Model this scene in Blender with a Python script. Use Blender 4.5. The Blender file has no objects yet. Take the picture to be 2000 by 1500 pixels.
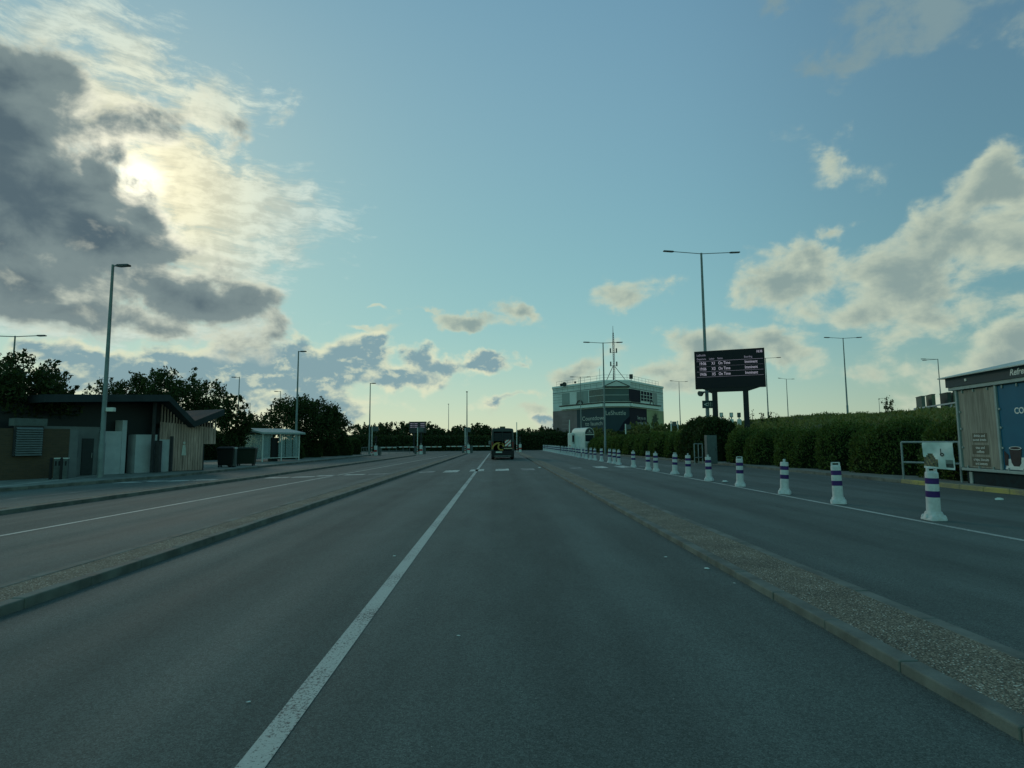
import bpy, math, random
import numpy as np
from mathutils import Vector, Matrix

# sky and sun settings used below
SKYTINT = ((1.0, 1.0, 0.86, 1), (0.86, 0.98, 0.94, 1), (1.12, 1.05, 0.98, 1))
SKY_LR = (1.0, 0.78)
SUN_E = 0.5
ROAD_COL = (0.073, 0.092, 0.087)
BACK_FILL = (1.4, 1.8, 1.42)

C = bpy.context.scene.collection
S = bpy.context.scene
R = math.radians

# ------------------------------------------------------------------ camera
F_PX, CAM_H = 1150.0, 1.55
PITCH, YAW, ROLL = 5.61, 1.345, -0.40
cam_d = bpy.data.cameras.new("camera")
cam = bpy.data.objects.new("camera", cam_d)
C.objects.link(cam)
cam_d.sensor_fit = 'HORIZONTAL'
cam_d.sensor_width = 36.0
cam_d.lens = F_PX / 2000.0 * 36.0
cam_d.clip_start, cam_d.clip_end = 0.05, 8000.0
CAM_R = (Matrix.Rotation(R(-YAW), 3, 'Z') @ Matrix.Rotation(R(90 + PITCH), 3, 'X') @ Matrix.Rotation(R(ROLL), 3, 'Z'))
cam.matrix_world = Matrix.Translation((0, 0, CAM_H)) @ CAM_R.to_4x4()
S.camera = cam


def ray(px, py):
    return (CAM_R @ Vector(((px - 1000.0) / F_PX, (750.0 - py) / F_PX, -1.0))).normalized()


def G(px, py, z=0.0):
    """point of the plane of height z seen at a photograph position"""
    d = ray(px, py)
    t = (z - CAM_H) / d.z
    return Vector((d.x * t, d.y * t, z))


def D(px, py, Y):
    """point at distance Y down the road seen at a photograph position"""
    d = ray(px, py)
    t = Y / d.y
    return Vector((d.x * t, Y, CAM_H + d.z * t))


def lin(r, g, b, k=1.0):
    def f(v):
        v /= 255.0
        return v / 12.92 if v <= 0.04045 else ((v + 0.055) / 1.055) ** 2.4
    return (f(r) * k, f(g) * k, f(b) * k, 1.0)


# ------------------------------------------------------------------ render look
S.view_settings.view_transform = 'Standard'
S.view_settings.look = 'None'
S.view_settings.gamma = 1.0
S.view_settings.exposure = 0.0
S.render.engine = 'CYCLES'
S.cycles.max_bounces = 6
S.cycles.diffuse_bounces = 3
S.cycles.glossy_bounces = 3
S.cycles.transmission_bounces = 4
S.cycles.transparent_max_bounces = 6
S.cycles.use_denoising = True


# ------------------------------------------------------------------ node helper
class NG:
    def __init__(self, tree):
        self.t, self.n, self.l = tree, tree.nodes, tree.links

    def new(self, kind, **kw):
        n = self.n.new(kind)
        for k, v in kw.items():
            setattr(n, k, v)
        return n

    def put(self, sock, v):
        if v is None:
            return
        if hasattr(v, 'is_output') or isinstance(v, bpy.types.NodeSocket):
            self.l.new(v, sock)
        else:
            if isinstance(v, (tuple, list)) and sock.type == 'VECTOR':
                v = v[:3]
            if isinstance(v, (tuple, list)) and sock.type == 'RGBA' and len(v) == 3:
                v = tuple(v) + (1.0,)
            sock.default_value = v

    def m(self, op, a, b=None, c=None, clamp=False):
        n = self.new('ShaderNodeMath', operation=op, use_clamp=clamp)
        for i, v in enumerate((a, b, c)):
            self.put(n.inputs[i], v)
        return n.outputs[0]

    def v(self, op, a, b=None, scale=None):
        n = self.new('ShaderNodeVectorMath', operation=op)
        if op == 'MULTIPLY_ADD':
            n.inputs[2].default_value = (1.0, 1.0, 1.0)
        self.put(n.inputs[0], a)
        self.put(n.inputs[1], b)
        if scale is not None:
            self.put(n.inputs['Scale'], scale)
        return n.outputs['Value'] if op in ('LENGTH', 'DOT_PRODUCT', 'DISTANCE') else n.outputs[0]

    def mix(self, f, a, b, mode='MIX'):
        n = self.new('ShaderNodeMix', data_type='RGBA', blend_type=mode)
        n.clamp_factor = True
        self.put(n.inputs[0], f)
        self.put(n.inputs[6], a)
        self.put(n.inputs[7], b)
        return n.outputs[2]

    def rng(self, v, a, b, c=0.0, d=1.0, smooth=True):
        n = self.new('ShaderNodeMapRange', interpolation_type='SMOOTHSTEP' if smooth else 'LINEAR')
        for i, x in enumerate((v, a, b, c, d)):
            self.put(n.inputs[i], x)
        return n.outputs[0]

    def noise(self, vec, scale, detail=4.0, rough=0.55, dim='3D', dist=0.0):
        n = self.new('ShaderNodeTexNoise', noise_dimensions=dim)
        self.put(n.inputs['Vector'], vec)
        n.inputs['Scale'].default_value = scale
        n.inputs['Detail'].default_value = detail
        n.inputs['Roughness'].default_value = rough
        n.inputs['Distortion'].default_value = dist
        return n

    def map(self, vec, loc=(0, 0, 0), rot=(0, 0, 0), scale=(1, 1, 1), kind='POINT'):
        n = self.new('ShaderNodeMapping', vector_type=kind)
        self.put(n.inputs['Vector'], vec)
        n.inputs['Location'].default_value = loc
        n.inputs['Rotation'].default_value = rot
        n.inputs['Scale'].default_value = scale
        return n.outputs[0]


# ------------------------------------------------------------------ world: evening sky with clouds
SUN_D = ray(272, 352)                                  # direction to the sun
SUN_EL = math.asin(SUN_D.z)
SUN_AZ = math.atan2(SUN_D.x, SUN_D.y)

world = bpy.data.worlds.new("World")
S.world = world
world.use_nodes = True
wt = world.node_tree
wt.nodes.clear()
w = NG(wt)
out = w.new('ShaderNodeOutputWorld')
bg = w.new('ShaderNodeBackground')
bg.inputs['Strength'].default_value = 0.1
wt.links.new(bg.outputs[0], out.inputs['Surface'])
sky = w.new('ShaderNodeTexSky', sky_type='NISHITA')
sky.sun_disc = False
sky.sun_elevation = SUN_EL
sky.sun_rotation = SUN_AZ
sky.altitude = 20
sky.air_density = 1.0
sky.dust_density = 0.1
sky.ozone_density = 1.6
tc = w.new('ShaderNodeTexCoord')
dirv = tc.outputs['Generated']
sep = w.new('ShaderNodeSeparateXYZ')
w.put(sep.inputs[0], dirv)
az = w.m('ARCTAN2', sep.outputs[0], sep.outputs[1])
el = w.m('ARCSINE', sep.outputs[2])
cmb = w.new('ShaderNodeCombineXYZ')
w.put(cmb.inputs[0], az)
w.put(cmb.inputs[1], el)
P0 = cmb.outputs[0]


def azel(px, py):
    d = ray(px, py)
    return Vector((math.atan2(d.x, d.y), math.asin(d.z)))


# clear sky: the Nishita sky, tinted as the evening air is
SKY_LOW, SKY_MID, SKY_HIGH = SKYTINT
f1 = w.rng(el, R(0), R(12))
f2 = w.rng(el, R(8), R(36))
tint = w.mix(f2, w.mix(f1, SKY_LOW, SKY_MID), SKY_HIGH)
# evening air: the bright glow is compressed channel by channel
sn = w.v('SCALE', sky.outputs[0], scale=0.1)
sn = w.v('DIVIDE', w.v('MULTIPLY', sn, (1.38, 2.24, 3.1)), w.v('MULTIPLY_ADD', sn, (1.34, 2.27, 4.0)))
skyc = w.mix(1.0, w.v('SCALE', sn, scale=10.0), tint, 'MULTIPLY')
skyc = w.v('SCALE', skyc, scale=w.rng(az, R(14), R(46), *SKY_LR))

# sky out of view overhead and behind, boosted blue-green as added fill light
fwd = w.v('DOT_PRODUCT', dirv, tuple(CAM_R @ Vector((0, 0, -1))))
skyc = w.mix(w.rng(fwd, 0.62, 0.1), skyc, w.v('MULTIPLY', skyc, BACK_FILL))

# warp and cloud noise
warp = w.noise(P0, 7.0, 3.0, 0.5, '2D')
wv = w.v('SCALE', w.v('SUBTRACT', warp.outputs['Color'], (0.5, 0.5, 0.5)), scale=0.07)
warpf = w.noise(P0, 32.0, 3.0, 0.6, '2D')
wv2 = w.v('SCALE', w.v('SUBTRACT', warpf.outputs['Color'], (0.5, 0.5, 0.5)), scale=0.022)
P = w.v('ADD', w.v('ADD', P0, wv), wv2)
stretch = w.map(P0, scale=(1.0, 1.5, 1.0))
n1 = w.noise(stretch, 12.0, 9.0, 0.56, '2D', 0.15)
sunp = Vector((SUN_AZ, SUN_EL, 0))
tosun = w.v('NORMALIZE', w.v('SUBTRACT', tuple(sunp), P0))
n2 = w.noise(w.map(w.v('ADD', P0, w.v('SCALE', tosun, scale=0.011)), scale=(1.0, 1.5, 1.0)), 12.0, 9.0, 0.56, '2D', 0.15)
nf = n1.outputs['Fac']
relief = w.m('MULTIPLY', w.m('SUBTRACT', nf, n2.outputs['Fac']), 3.2)


def blobs(lst, src):
    acc = None
    for (cx, cy, rx, ry, rot, s) in lst:
        c = azel(cx, cy)
        a = R(rot)
        ax = azel(cx + rx * math.cos(a), cy + rx * math.sin(a)) - c
        by = azel(cx - ry * math.sin(a), cy + ry * math.cos(a)) - c
        q = w.map(src, (c.x, c.y, 0), (0, 0, math.atan2(ax.y, ax.x)), (ax.length, by.length, 1), 'TEXTURE')
        val = w.m('MULTIPLY_ADD', w.v('LENGTH', q), -s, s)
        acc = val if acc is None else w.m('SMOOTH_MAX', acc, val, 0.15)
    return acc


# A the dark bank that covers the sun, B thin veil round it, C sunlit heaps, D far bank on the horizon
LA = [(-60, 250, 300, 215, 0, 1.7), (40, 390, 285, 160, 0, 1.7), (190, 470, 245, 100, 26, 1.5), (390, 585, 185, 82, 24, 1.15),
      (60, 540, 270, 90, 4, 1.0), (-40, 150, 250, 120, 0, 1.3), (290, 225, 150, 52, 8, 0.5), (470, 240, 90, 38, -4, 0.45),
      (120, 610, 260, 50, 4, 0.7), (340, 640, 210, 34, 0, 0.5), (185, 330, 80, 120, -10, 1.1), (290, 420, 90, 60, 40, 0.9), (470, 600, 110, 60, 20, 0.8)]
LB = [(430, 395, 265, 115, 14, 1.2), (560, 410, 130, 70, 20, 0.9), (330, 320, 150, 90, 10, 0.9), (250, 110, 150, 90, 32, 0.65),
      (90, 40, 270, 80, 8, 0.65), (380, 215, 190, 70, -4, 0.85), (430, 520, 150, 120, 40, 1.0), (180, 180, 190, 100, 20, 0.9),
      (180, 630, 440, 46, 2, 1.1), (470, 640, 130, 66, 25, 0.9)]
LC = [(1545, 550, 135, 88, -22, 1.2), (1590, 500, 70, 46, -20, 1.0), (1760, 555, 190, 95, -12, 1.0), (1885, 480, 195, 112, -32, 1.15),
      (1975, 370, 110, 100, -30, 1.2), (1800, 640, 230, 50, -8, 0.6), (2010, 660, 130, 76, -20, 1.0), (1632, 440, 36, 22, 0, 0.8),
      (1625, 305, 50, 30, 20, 0.3), (1228, 575, 62, 28, -10, 0.5), (1390, 690, 150, 55, -14, 1.0),
      (1520, 680, 110, 46, 6, 1.0), (1300, 735, 80, 32, 0, 0.8), (1140, 718, 90, 24, -10, 0.7), (1780, 15, 280, 78, 0, 0.6),
      (1640, 90, 60, 40, 0, 0.3), (925, 628, 115, 17, 3, 0.9), (1000, 612, 42, 24, 10, 0.9),
      (725, 648, 52, 9, 4, 0.8), (740, 603, 24, 5, 0, 0.5), (830, 607, 40, 8, 0, 0.6), (1035, 797, 56, 18, 0, 0.7), (1690, 715, 80, 30, 0, 0.6), (1900, 760, 160, 40, 0, 0.5)]
LD = [(330, 722, 190, 52, 0, 1.3), (170, 692, 140, 27, 0, 1.0), (75, 682, 46, 19, 0, 0.9), (500, 735, 230, 66, 0, 1.5),
      (690, 715, 84, 54, 0, 1.3), (740, 672, 26, 20, 0, 0.9), (600, 790, 150, 48, 0, 1.2), (822, 712, 44, 32, 0, 1.2), (870, 722, 66, 22, 0, 1.0),
      (938, 712, 56, 21, 0, 1.1), (1012, 704, 32, 12, 0, 0.6), (780, 745, 110, 27, 0, 0.9), (1062, 828, 32, 17, 0, 0.9), (1010, 774, 70, 12, -12, 0.6),
      (560, 690, 75, 32, 0, 0.9), (120, 740, 90, 20, 0, 0.7)]
kn = w.m('SUBTRACT', nf, 0.5)


def dens(lst, k, lo, hi, src=None):
    b = w.m('MULTIPLY_ADD', kn, k, blobs(lst, src or P))
    return w.rng(b, lo, hi), b


dA, bA = dens(LA, 1.9, -0.12, 0.42)
dC, bC = dens(LC, 2.3, -0.18, 0.30)
dD, bD = dens(LD, 2.0, -0.24, 0.36)
# thin veil: fine streaks that run down to the right
sv = w.map(P0, rot=(0, 0, R(18)), scale=(16.0, 62.0, 1.0))
st = w.noise(w.v('ADD', sv, w.v('SCALE', warp.outputs['Color'], scale=1.6)), 1.0, 6.0, 0.66, '2D', 0.15)
bB = w.m('ADD', blobs(LB, P), w.m('MULTIPLY', w.m('SUBTRACT', st.outputs['Fac'], 0.5), 1.5))
bB = w.m('ADD', bB, w.m('MULTIPLY', kn, 0.9))
dB = w.rng(bB, -0.08, 0.7)

# angle from the sun
cosang = w.v('DOT_PRODUCT', dirv, tuple(SUN_D))
ang = w.m('ARCCOSINE', w.m('MINIMUM', cosang, 0.99999))
g_wide = w.m('POWER', 2.71828, w.m('MULTIPLY', ang, -5.5))
g_mid = w.m('POWER', 2.71828, w.m('MULTIPLY', w.m('MULTIPLY', ang, ang), -75.0))
g_near = w.m('POWER', 2.71828, w.m('MULTIPLY', w.m('MULTIPLY', ang, ang), -1500.0))
K = 10.0                                              # the background runs at strength 0.1


def L(r, g, b, k=1.0):
    return lin(r, g, b, K * k)


col = skyc
veil = w.mix(g_mid, w.mix(w.m('MULTIPLY', g_wide, 1.5, clamp=True), L(176, 203, 203), L(226, 231, 210)), L(255, 246, 205, 1.0))
veil = w.v('SCALE', veil, scale=w.rng(w.m('ADD', st.outputs['Fac'], w.m('MULTIPLY', relief, 0.35)), 0.28, 0.72, 0.80, 1.08))
col = w.mix(w.m('MULTIPLY', dB, 0.9), col, veil)
col = w.v('ADD', col, w.v('SCALE', (1.0 * K, 0.97 * K, 0.82 * K), scale=w.m('MULTIPLY', g_near, 1.15)))

shC = w.rng(w.m('SUBTRACT', bC, w.m('MULTIPLY', relief, 0.7)), 0.1, 1.15)
cC = w.mix(shC, L(196, 206, 184), L(138, 158, 154))
cC = w.mix(w.rng(az, R(-5), R(-20)), cC, L(215, 225, 200))
cC = w.mix(w.rng(el, R(24), R(30)), cC, L(126, 152, 158))
col = w.mix(w.m('MULTIPLY', dC, w.rng(bC, -0.1, 0.6, 0.18, 0.93)), col, cC)
shD = w.rng(w.m('SUBTRACT', bD, w.m('MULTIPLY', relief, 0.8)), 0.0, 0.55)
cDl = w.mix(w.rng(az, R(-5), R(20)), L(222, 226, 196), L(176, 190, 174))
cD = w.mix(shD, cDl, L(126, 157, 166))
pat = w.noise(stretch, 30.0, 5.0, 0.6, '2D', 0.2)
cD = w.mix(w.m('MULTIPLY', w.rng(w.m('ADD', pat.outputs['Fac'], w.m('MULTIPLY', relief, -0.25)), 0.53, 0.74), 0.6), cD, cDl)
col = w.mix(w.m('MULTIPLY', dD, 0.92), col, cD)
shA = w.rng(w.m('SUBTRACT', bA, w.m('MULTIPLY', relief, 0.5)), 0.02, 0.62)
shA2 = w.rng(bA, 0.5, 1.5)
edge = w.mix(g_mid, w.mix(g_wide, L(196, 206, 192), L(226, 228, 202)), L(255, 250, 225, 1.2))
cA = w.mix(shA, edge, L(124, 141, 142))
cA = w.mix(shA2, cA, L(86, 105, 114))
cA = w.mix(w.m('MULTIPLY', w.rng(nf, 0.60, 0.78), w.rng(el, R(22), R(13), 0.0, 0.45)), cA, edge)
col = w.mix(w.m('MULTIPLY', dA, w.rng(bA, 0.0, 0.4, 0.75, 1.0)), col, cA)
# below the horizon the world is dull ground
col = w.mix(w.rng(el, R(-1.0), R(-4.0)), col, L(60, 72, 66))
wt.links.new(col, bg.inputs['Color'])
world.cycles.sampling_method = 'MANUAL'
world.cycles.sample_map_resolution = 1024

# ------------------------------------------------------------------ sun, veiled by the cloud
sun_d = bpy.data.lights.new("sun", 'SUN')
sun_d.energy = SUN_E
sun_d.angle = R(12)
sun_d.color = (1.0, 0.90, 0.72)
sun = bpy.data.objects.new("sun", sun_d)
C.objects.link(sun)
sun.rotation_euler = SUN_D.to_track_quat('Z', 'Y').to_euler()
sun.location = SUN_D * 200


# ------------------------------------------------------------------ materials
MATS = {}


def mat(name, col, rough=0.6, metal=0.0, var=0.12, scale=6.0, bump=0.0, bscale=60.0, spec=0.2, col2=None, stretch=(1, 1, 1)):
    """a procedural surface: two tones mixed by object-space noise, and fine bumps"""
    if name in MATS:
        return MATS[name]
    m = bpy.data.materials.new(name)
    m.use_nodes = True
    g = NG(m.node_tree)
    b = m.node_tree.nodes['Principled BSDF']
    t = g.new('ShaderNodeTexCoord')
    vec = g.map(t.outputs['Object'], scale=stretch)
    n = g.noise(vec, scale, 5.0, 0.6)
    c = col[:3]
    lo = tuple(x * (1 - var) for x in c)
    hi = tuple(min(1.0, x * (1 + var)) for x in c) if col2 is None else col2[:3]
    g.put(b.inputs['Base Color'], g.mix(g.rng(n.outputs['Fac'], 0.3, 0.7), lo, hi))
    g.put(b.inputs['Roughness'], g.rng(n.outputs['Fac'], 0.2, 0.8, max(0.02, rough - 0.08), min(1, rough + 0.08)))
    b.inputs['Metallic'].default_value = metal
    b.inputs['Specular IOR Level'].default_value = spec
    if bump > 0:
        bn = g.new('ShaderNodeBump')
        bn.inputs['Strength'].default_value = bump
        bn.inputs['Distance'].default_value = 0.01
        g.put(bn.inputs['Height'], g.noise(vec, bscale, 3.0, 0.6).outputs['Fac'])
        g.put(b.inputs['Normal'], bn.outputs[0])
    MATS[name] = m
    return m


def leaf_mat(name, c1, c2, trans=0.25):
    if name in MATS:
        return MATS[name]
    m = bpy.data.materials.new(name)
    m.use_nodes = True
    g = NG(m.node_tree)
    nt = m.node_tree
    b = nt.nodes['Principled BSDF']
    o = nt.nodes['Material Output']
    geo = g.new('ShaderNodeNewGeometry')
    t = g.new('ShaderNodeTexCoord')
    n = g.noise(t.outputs['Object'], 1.1, 4.0, 0.65)
    f = g.m('MULTIPLY_ADD', geo.outputs['Random Per Island'], 0.45, g.m('MULTIPLY', n.outputs['Fac'], 0.6), clamp=True)
    c = g.mix(g.rng(f, 0.15, 0.85), c1, c2)
    g.put(b.inputs['Base Color'], c)
    b.inputs['Roughness'].default_value = 0.7
    b.inputs['Specular IOR Level'].default_value = 0.1
    tr = g.new('ShaderNodeBsdfTranslucent')
    g.put(tr.inputs['Color'], g.mix(1.0, c, (1.3, 1.4, 0.6, 1), 'MULTIPLY'))
    mx = g.new('ShaderNodeMixShader')
    mx.inputs[0].default_value = trans
    nt.links.new(b.outputs[0], mx.inputs[1])
    nt.links.new(tr.outputs[0], mx.inputs[2])
    nt.links.new(mx.outputs[0], o.inputs['Surface'])
    MATS[name] = m
    return m


def glow_mat(name, col, k):
    if name in MATS:
        return MATS[name]
    m = bpy.data.materials.new(name)
    m.use_nodes = True
    b = m.node_tree.nodes['Principled BSDF']
    b.inputs['Base Color'].default_value = (0.02, 0.02, 0.02, 1)
    b.inputs['Emission Color'].default_value = col
    b.inputs['Emission Strength'].default_value = k
    MATS[name] = m
    return m


def glass_mat(name, tint=(0.75, 0.85, 0.85), alpha=0.35):
    """a thin clear pane: mostly see-through, with a grazing sheen"""
    if name in MATS:
        return MATS[name]
    m = bpy.data.materials.new(name)
    m.use_nodes = True
    nt = m.node_tree
    g = NG(nt)
    b = nt.nodes['Principled BSDF']
    b.inputs['Base Color'].default_value = tuple(tint) + (1,)
    b.inputs['Roughness'].default_value = 0.08
    t = g.new('ShaderNodeTexCoord')
    n = g.noise(t.outputs['Object'], 3.0, 4.0)
    g.put(b.inputs['Alpha'], g.rng(n.outputs['Fac'], 0.2, 0.8, alpha * 0.9, alpha * 1.1))
    MATS[name] = m
    return m


# ------------------------------------------------------------------ mesh builder
class MB:
    def __init__(self):
        self.v, self.f, self.mi, self.cur = [], [], [], 0

    def quad(self, *p):
        i = len(self.v)
        self.v += [tuple(x) for x in p]
        self.f.append(tuple(range(i, i + len(p))))
        self.mi.append(self.cur)
        return self

    def box(self, c, s, rz=0.0, taper=1.0, M=None):
        sx, sy, sz = s[0] / 2, s[1] / 2, s[2] / 2
        i = len(self.v)
        cr, sr = math.cos(rz), math.sin(rz)
        for z, k in ((-sz, 1.0), (sz, taper)):
            for x, y in ((-sx, -sy), (sx, -sy), (sx, sy), (-sx, sy)):
                x, y = x * k, y * k
                p = Vector((c[0] + x * cr - y * sr, c[1] + x * sr + y * cr, c[2] + z))
                self.v.append(tuple(M @ p if M else p))
        for q in ((0, 3, 2, 1), (4, 5, 6, 7), (0, 1, 5, 4), (1, 2, 6, 5), (2, 3, 7, 6), (3, 0, 4, 7)):
            self.f.append(tuple(i + k for k in q))
            self.mi.append(self.cur)
        return self

    def bx(self, x0, x1, y0, y1, z0, z1):
        return self.box(((x0 + x1) / 2, (y0 + y1) / 2, (z0 + z1) / 2), (x1 - x0, y1 - y0, z1 - z0))

    def tube(self, pts, rad, n=8, cap=True):
        pts = [Vector(p) for p in pts]
        if not isinstance(rad, (list, tuple)):
            rad = [rad] * len(pts)
        i0 = len(self.v)
        for k, p in enumerate(pts):
            d = (pts[min(k + 1, len(pts) - 1)] - pts[max(k - 1, 0)]).normalized()
            u = d.cross(Vector((0, 0, 1)))
            if u.length < 1e-3:
                u = Vector((1, 0, 0))
            u.normalize()
            t = d.cross(u).normalized()
            for j in range(n):
                a = 2 * math.pi * j / n
                self.v.append(tuple(p + (u * math.cos(a) + t * math.sin(a)) * rad[k]))
        for k in range(len(pts) - 1):
            for j in range(n):
                a, b = i0 + k * n + j, i0 + k * n + (j + 1) % n
                self.f.append((a, a + n, b + n, b))
                self.mi.append(self.cur)
        if cap:
            self.f.append(tuple(i0 + j for j in range(n)))
            self.f.append(tuple(i0 + (len(pts) - 1) * n + j for j in reversed(range(n))))
            self.mi += [self.cur] * 2
        return self

    def rings(self, rings, cap=True):
        """rings: lists of points with the same count, lofted"""
        n = len(rings[0])
        i0 = len(self.v)
        for r in rings:
            self.v += [tuple(p) for p in r]
        for k in range(len(rings) - 1):
            for j in range(n):
                a, b = i0 + k * n + j, i0 + k * n + (j + 1) % n
                self.f.append((a, b, b + n, a + n))
                self.mi.append(self.cur)
        if cap:
            self.f.append(tuple(i0 + j for j in reversed(range(n))))
            self.f.append(tuple(i0 + (len(rings) - 1) * n + j for j in range(n)))
            self.mi += [self.cur] * 2
        return self

    def prism(self, poly, vec):
        vec = Vector(vec)
        return self.rings([[Vector(p) for p in poly], [Vector(p) + vec for p in poly]])

    def lathe(self, prof, n=24, c=(0, 0)):
        return self.rings([[(c[0] + r * math.cos(2 * math.pi * j / n), c[1] + r * math.sin(2 * math.pi * j / n), z) for j in range(n)] for z, r in prof])

    def build(self, name, mats, parent=None, smooth=False, bevel=0.0, loc=None):
        me = bpy.data.meshes.new(name)
        me.from_pydata(self.v, [], self.f)
        mats = mats if isinstance(mats, (list, tuple)) else [mats]
        for m in mats:
            me.materials.append(m)
        if len(mats) > 1:
            me.polygons.foreach_set('material_index', self.mi)
        me.validate()
        import bmesh as _b
        bm = _b.new()
        bm.from_mesh(me)
        _b.ops.recalc_face_normals(bm, faces=bm.faces)
        bm.to_mesh(me)
        bm.free()
        if smooth:
            me.shade_smooth()
            try:
                me.set_sharp_from_angle(angle=R(40))
            except Exception:
                pass
        o = bpy.data.objects.new(name, me)
        C.objects.link(o)
        if parent:
            o.parent = parent
        if loc is not None:
            o.location = loc
        if bevel:
            bv = o.modifiers.new("bevel", 'BEVEL')
            bv.width, bv.segments, bv.limit_method = bevel, 2, 'ANGLE'
        return o


def tag(o, label=None, cat=None, group=None, kind=None):
    for k, v in (('label', label), ('category', cat), ('group', group), ('kind', kind)):
        if v:
            o[k] = v
    return o


def thing(name, label, cat, loc=(0, 0, 0), rz=0.0, group=None):
    o = bpy.data.objects.new(name, None)
    C.objects.link(o)
    o.empty_display_size = 0.3
    o.location = loc
    o.rotation_euler = (0, 0, rz)
    return tag(o, label, cat, group)


KIDS = {}


def copy_tree(o, parent=None):
    c = o.copy()
    C.objects.link(c)
    if parent:
        c.parent = parent
    for ch in list(o.children):
        copy_tree(ch, c)
    return c


def text(name, s, size, m, parent, loc, rot=(90, 0, 0), align='LEFT', ext=0.004, sx=1.0, shear=0.0, label=None, bold=0.0, space=1.0):
    cu = bpy.data.curves.new(name, 'FONT')
    cu.body = s
    cu.size = size
    cu.extrude = ext
    cu.offset = bold
    cu.shear = shear
    cu.align_x = align
    cu.space_character = space
    cu.resolution_u = 3
    tmp = bpy.data.objects.new(name, cu)
    C.objects.link(tmp)
    dg = bpy.context.evaluated_depsgraph_get()
    me = bpy.data.meshes.new_from_object(tmp.evaluated_get(dg))
    bpy.data.objects.remove(tmp)
    bpy.data.curves.remove(cu)
    me.name = name
    me.materials.clear()
    me.materials.append(m)
    o = bpy.data.objects.new(name, me)
    C.objects.link(o)
    o.parent = parent
    o.location = loc
    o.rotation_euler = [R(a) for a in rot]
    o.scale = (sx, 1, 1)
    if label:
        o['label'] = label
    return o


# ------------------------------------------------------------------ foliage
def leaves(name, cen, size, m, parent=None, seed=1, up=0.35, aspect=0.5, direct=None, jit=0.3):
    """one mesh of many leaf-shaped faces at the given centres"""
    rg = np.random.default_rng(seed)
    cen = np.asarray(cen, dtype=np.float64)
    n = len(cen)
    a = rg.normal(size=(n, 3))
    if direct is not None:
        a = a * 0.7 + direct
    a /= np.linalg.norm(a, axis=1, keepdims=True) + 1e-9
    r = rg.normal(size=(n, 3))
    r[:, 2] *= (1 - up)
    b = np.cross(a, r)
    b /= np.linalg.norm(b, axis=1, keepdims=True) + 1e-9
    s = size * (1 + jit * rg.normal(size=(n, 1))).clip(0.45, 1.9)
    nrm = np.cross(a, b)
    l2 = a * s * 0.5
    w2 = b * s * 0.5 * aspect
    v = np.empty((n, 4, 3))
    v[:, 0] = cen - l2
    v[:, 1] = cen + w2 + nrm * s * 0.08
    v[:, 2] = cen + l2
    v[:, 3] = cen - w2 + nrm * s * 0.08
    me = bpy.data.meshes.new(name)
    me.vertices.add(n * 4)
    me.vertices.foreach_set('co', v.reshape(-1))
    me.loops.add(n * 4)
    me.loops.foreach_set('vertex_index', np.arange(n * 4, dtype=np.int32))
    me.polygons.add(n)
    me.polygons.foreach_set('loop_start', np.arange(0, n * 4, 4, dtype=np.int32))
    me.materials.append(m)
    me.update(calc_edges=True)
    o = bpy.data.objects.new(name, me)
    C.objects.link(o)
    if parent:
        o.parent = parent
    return o


def sn(x, y, seed=0.0):
    return (np.sin(x * 1.7 + seed) * np.cos(y * 2.3 - seed * 1.3) + 0.5 * np.sin(x * 4.1 - y * 3.3 + seed * 2.1) + 0.3 * np.sin(x * 9.7 + y * 7.9 + seed)) / 1.8


BARK = None


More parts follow.
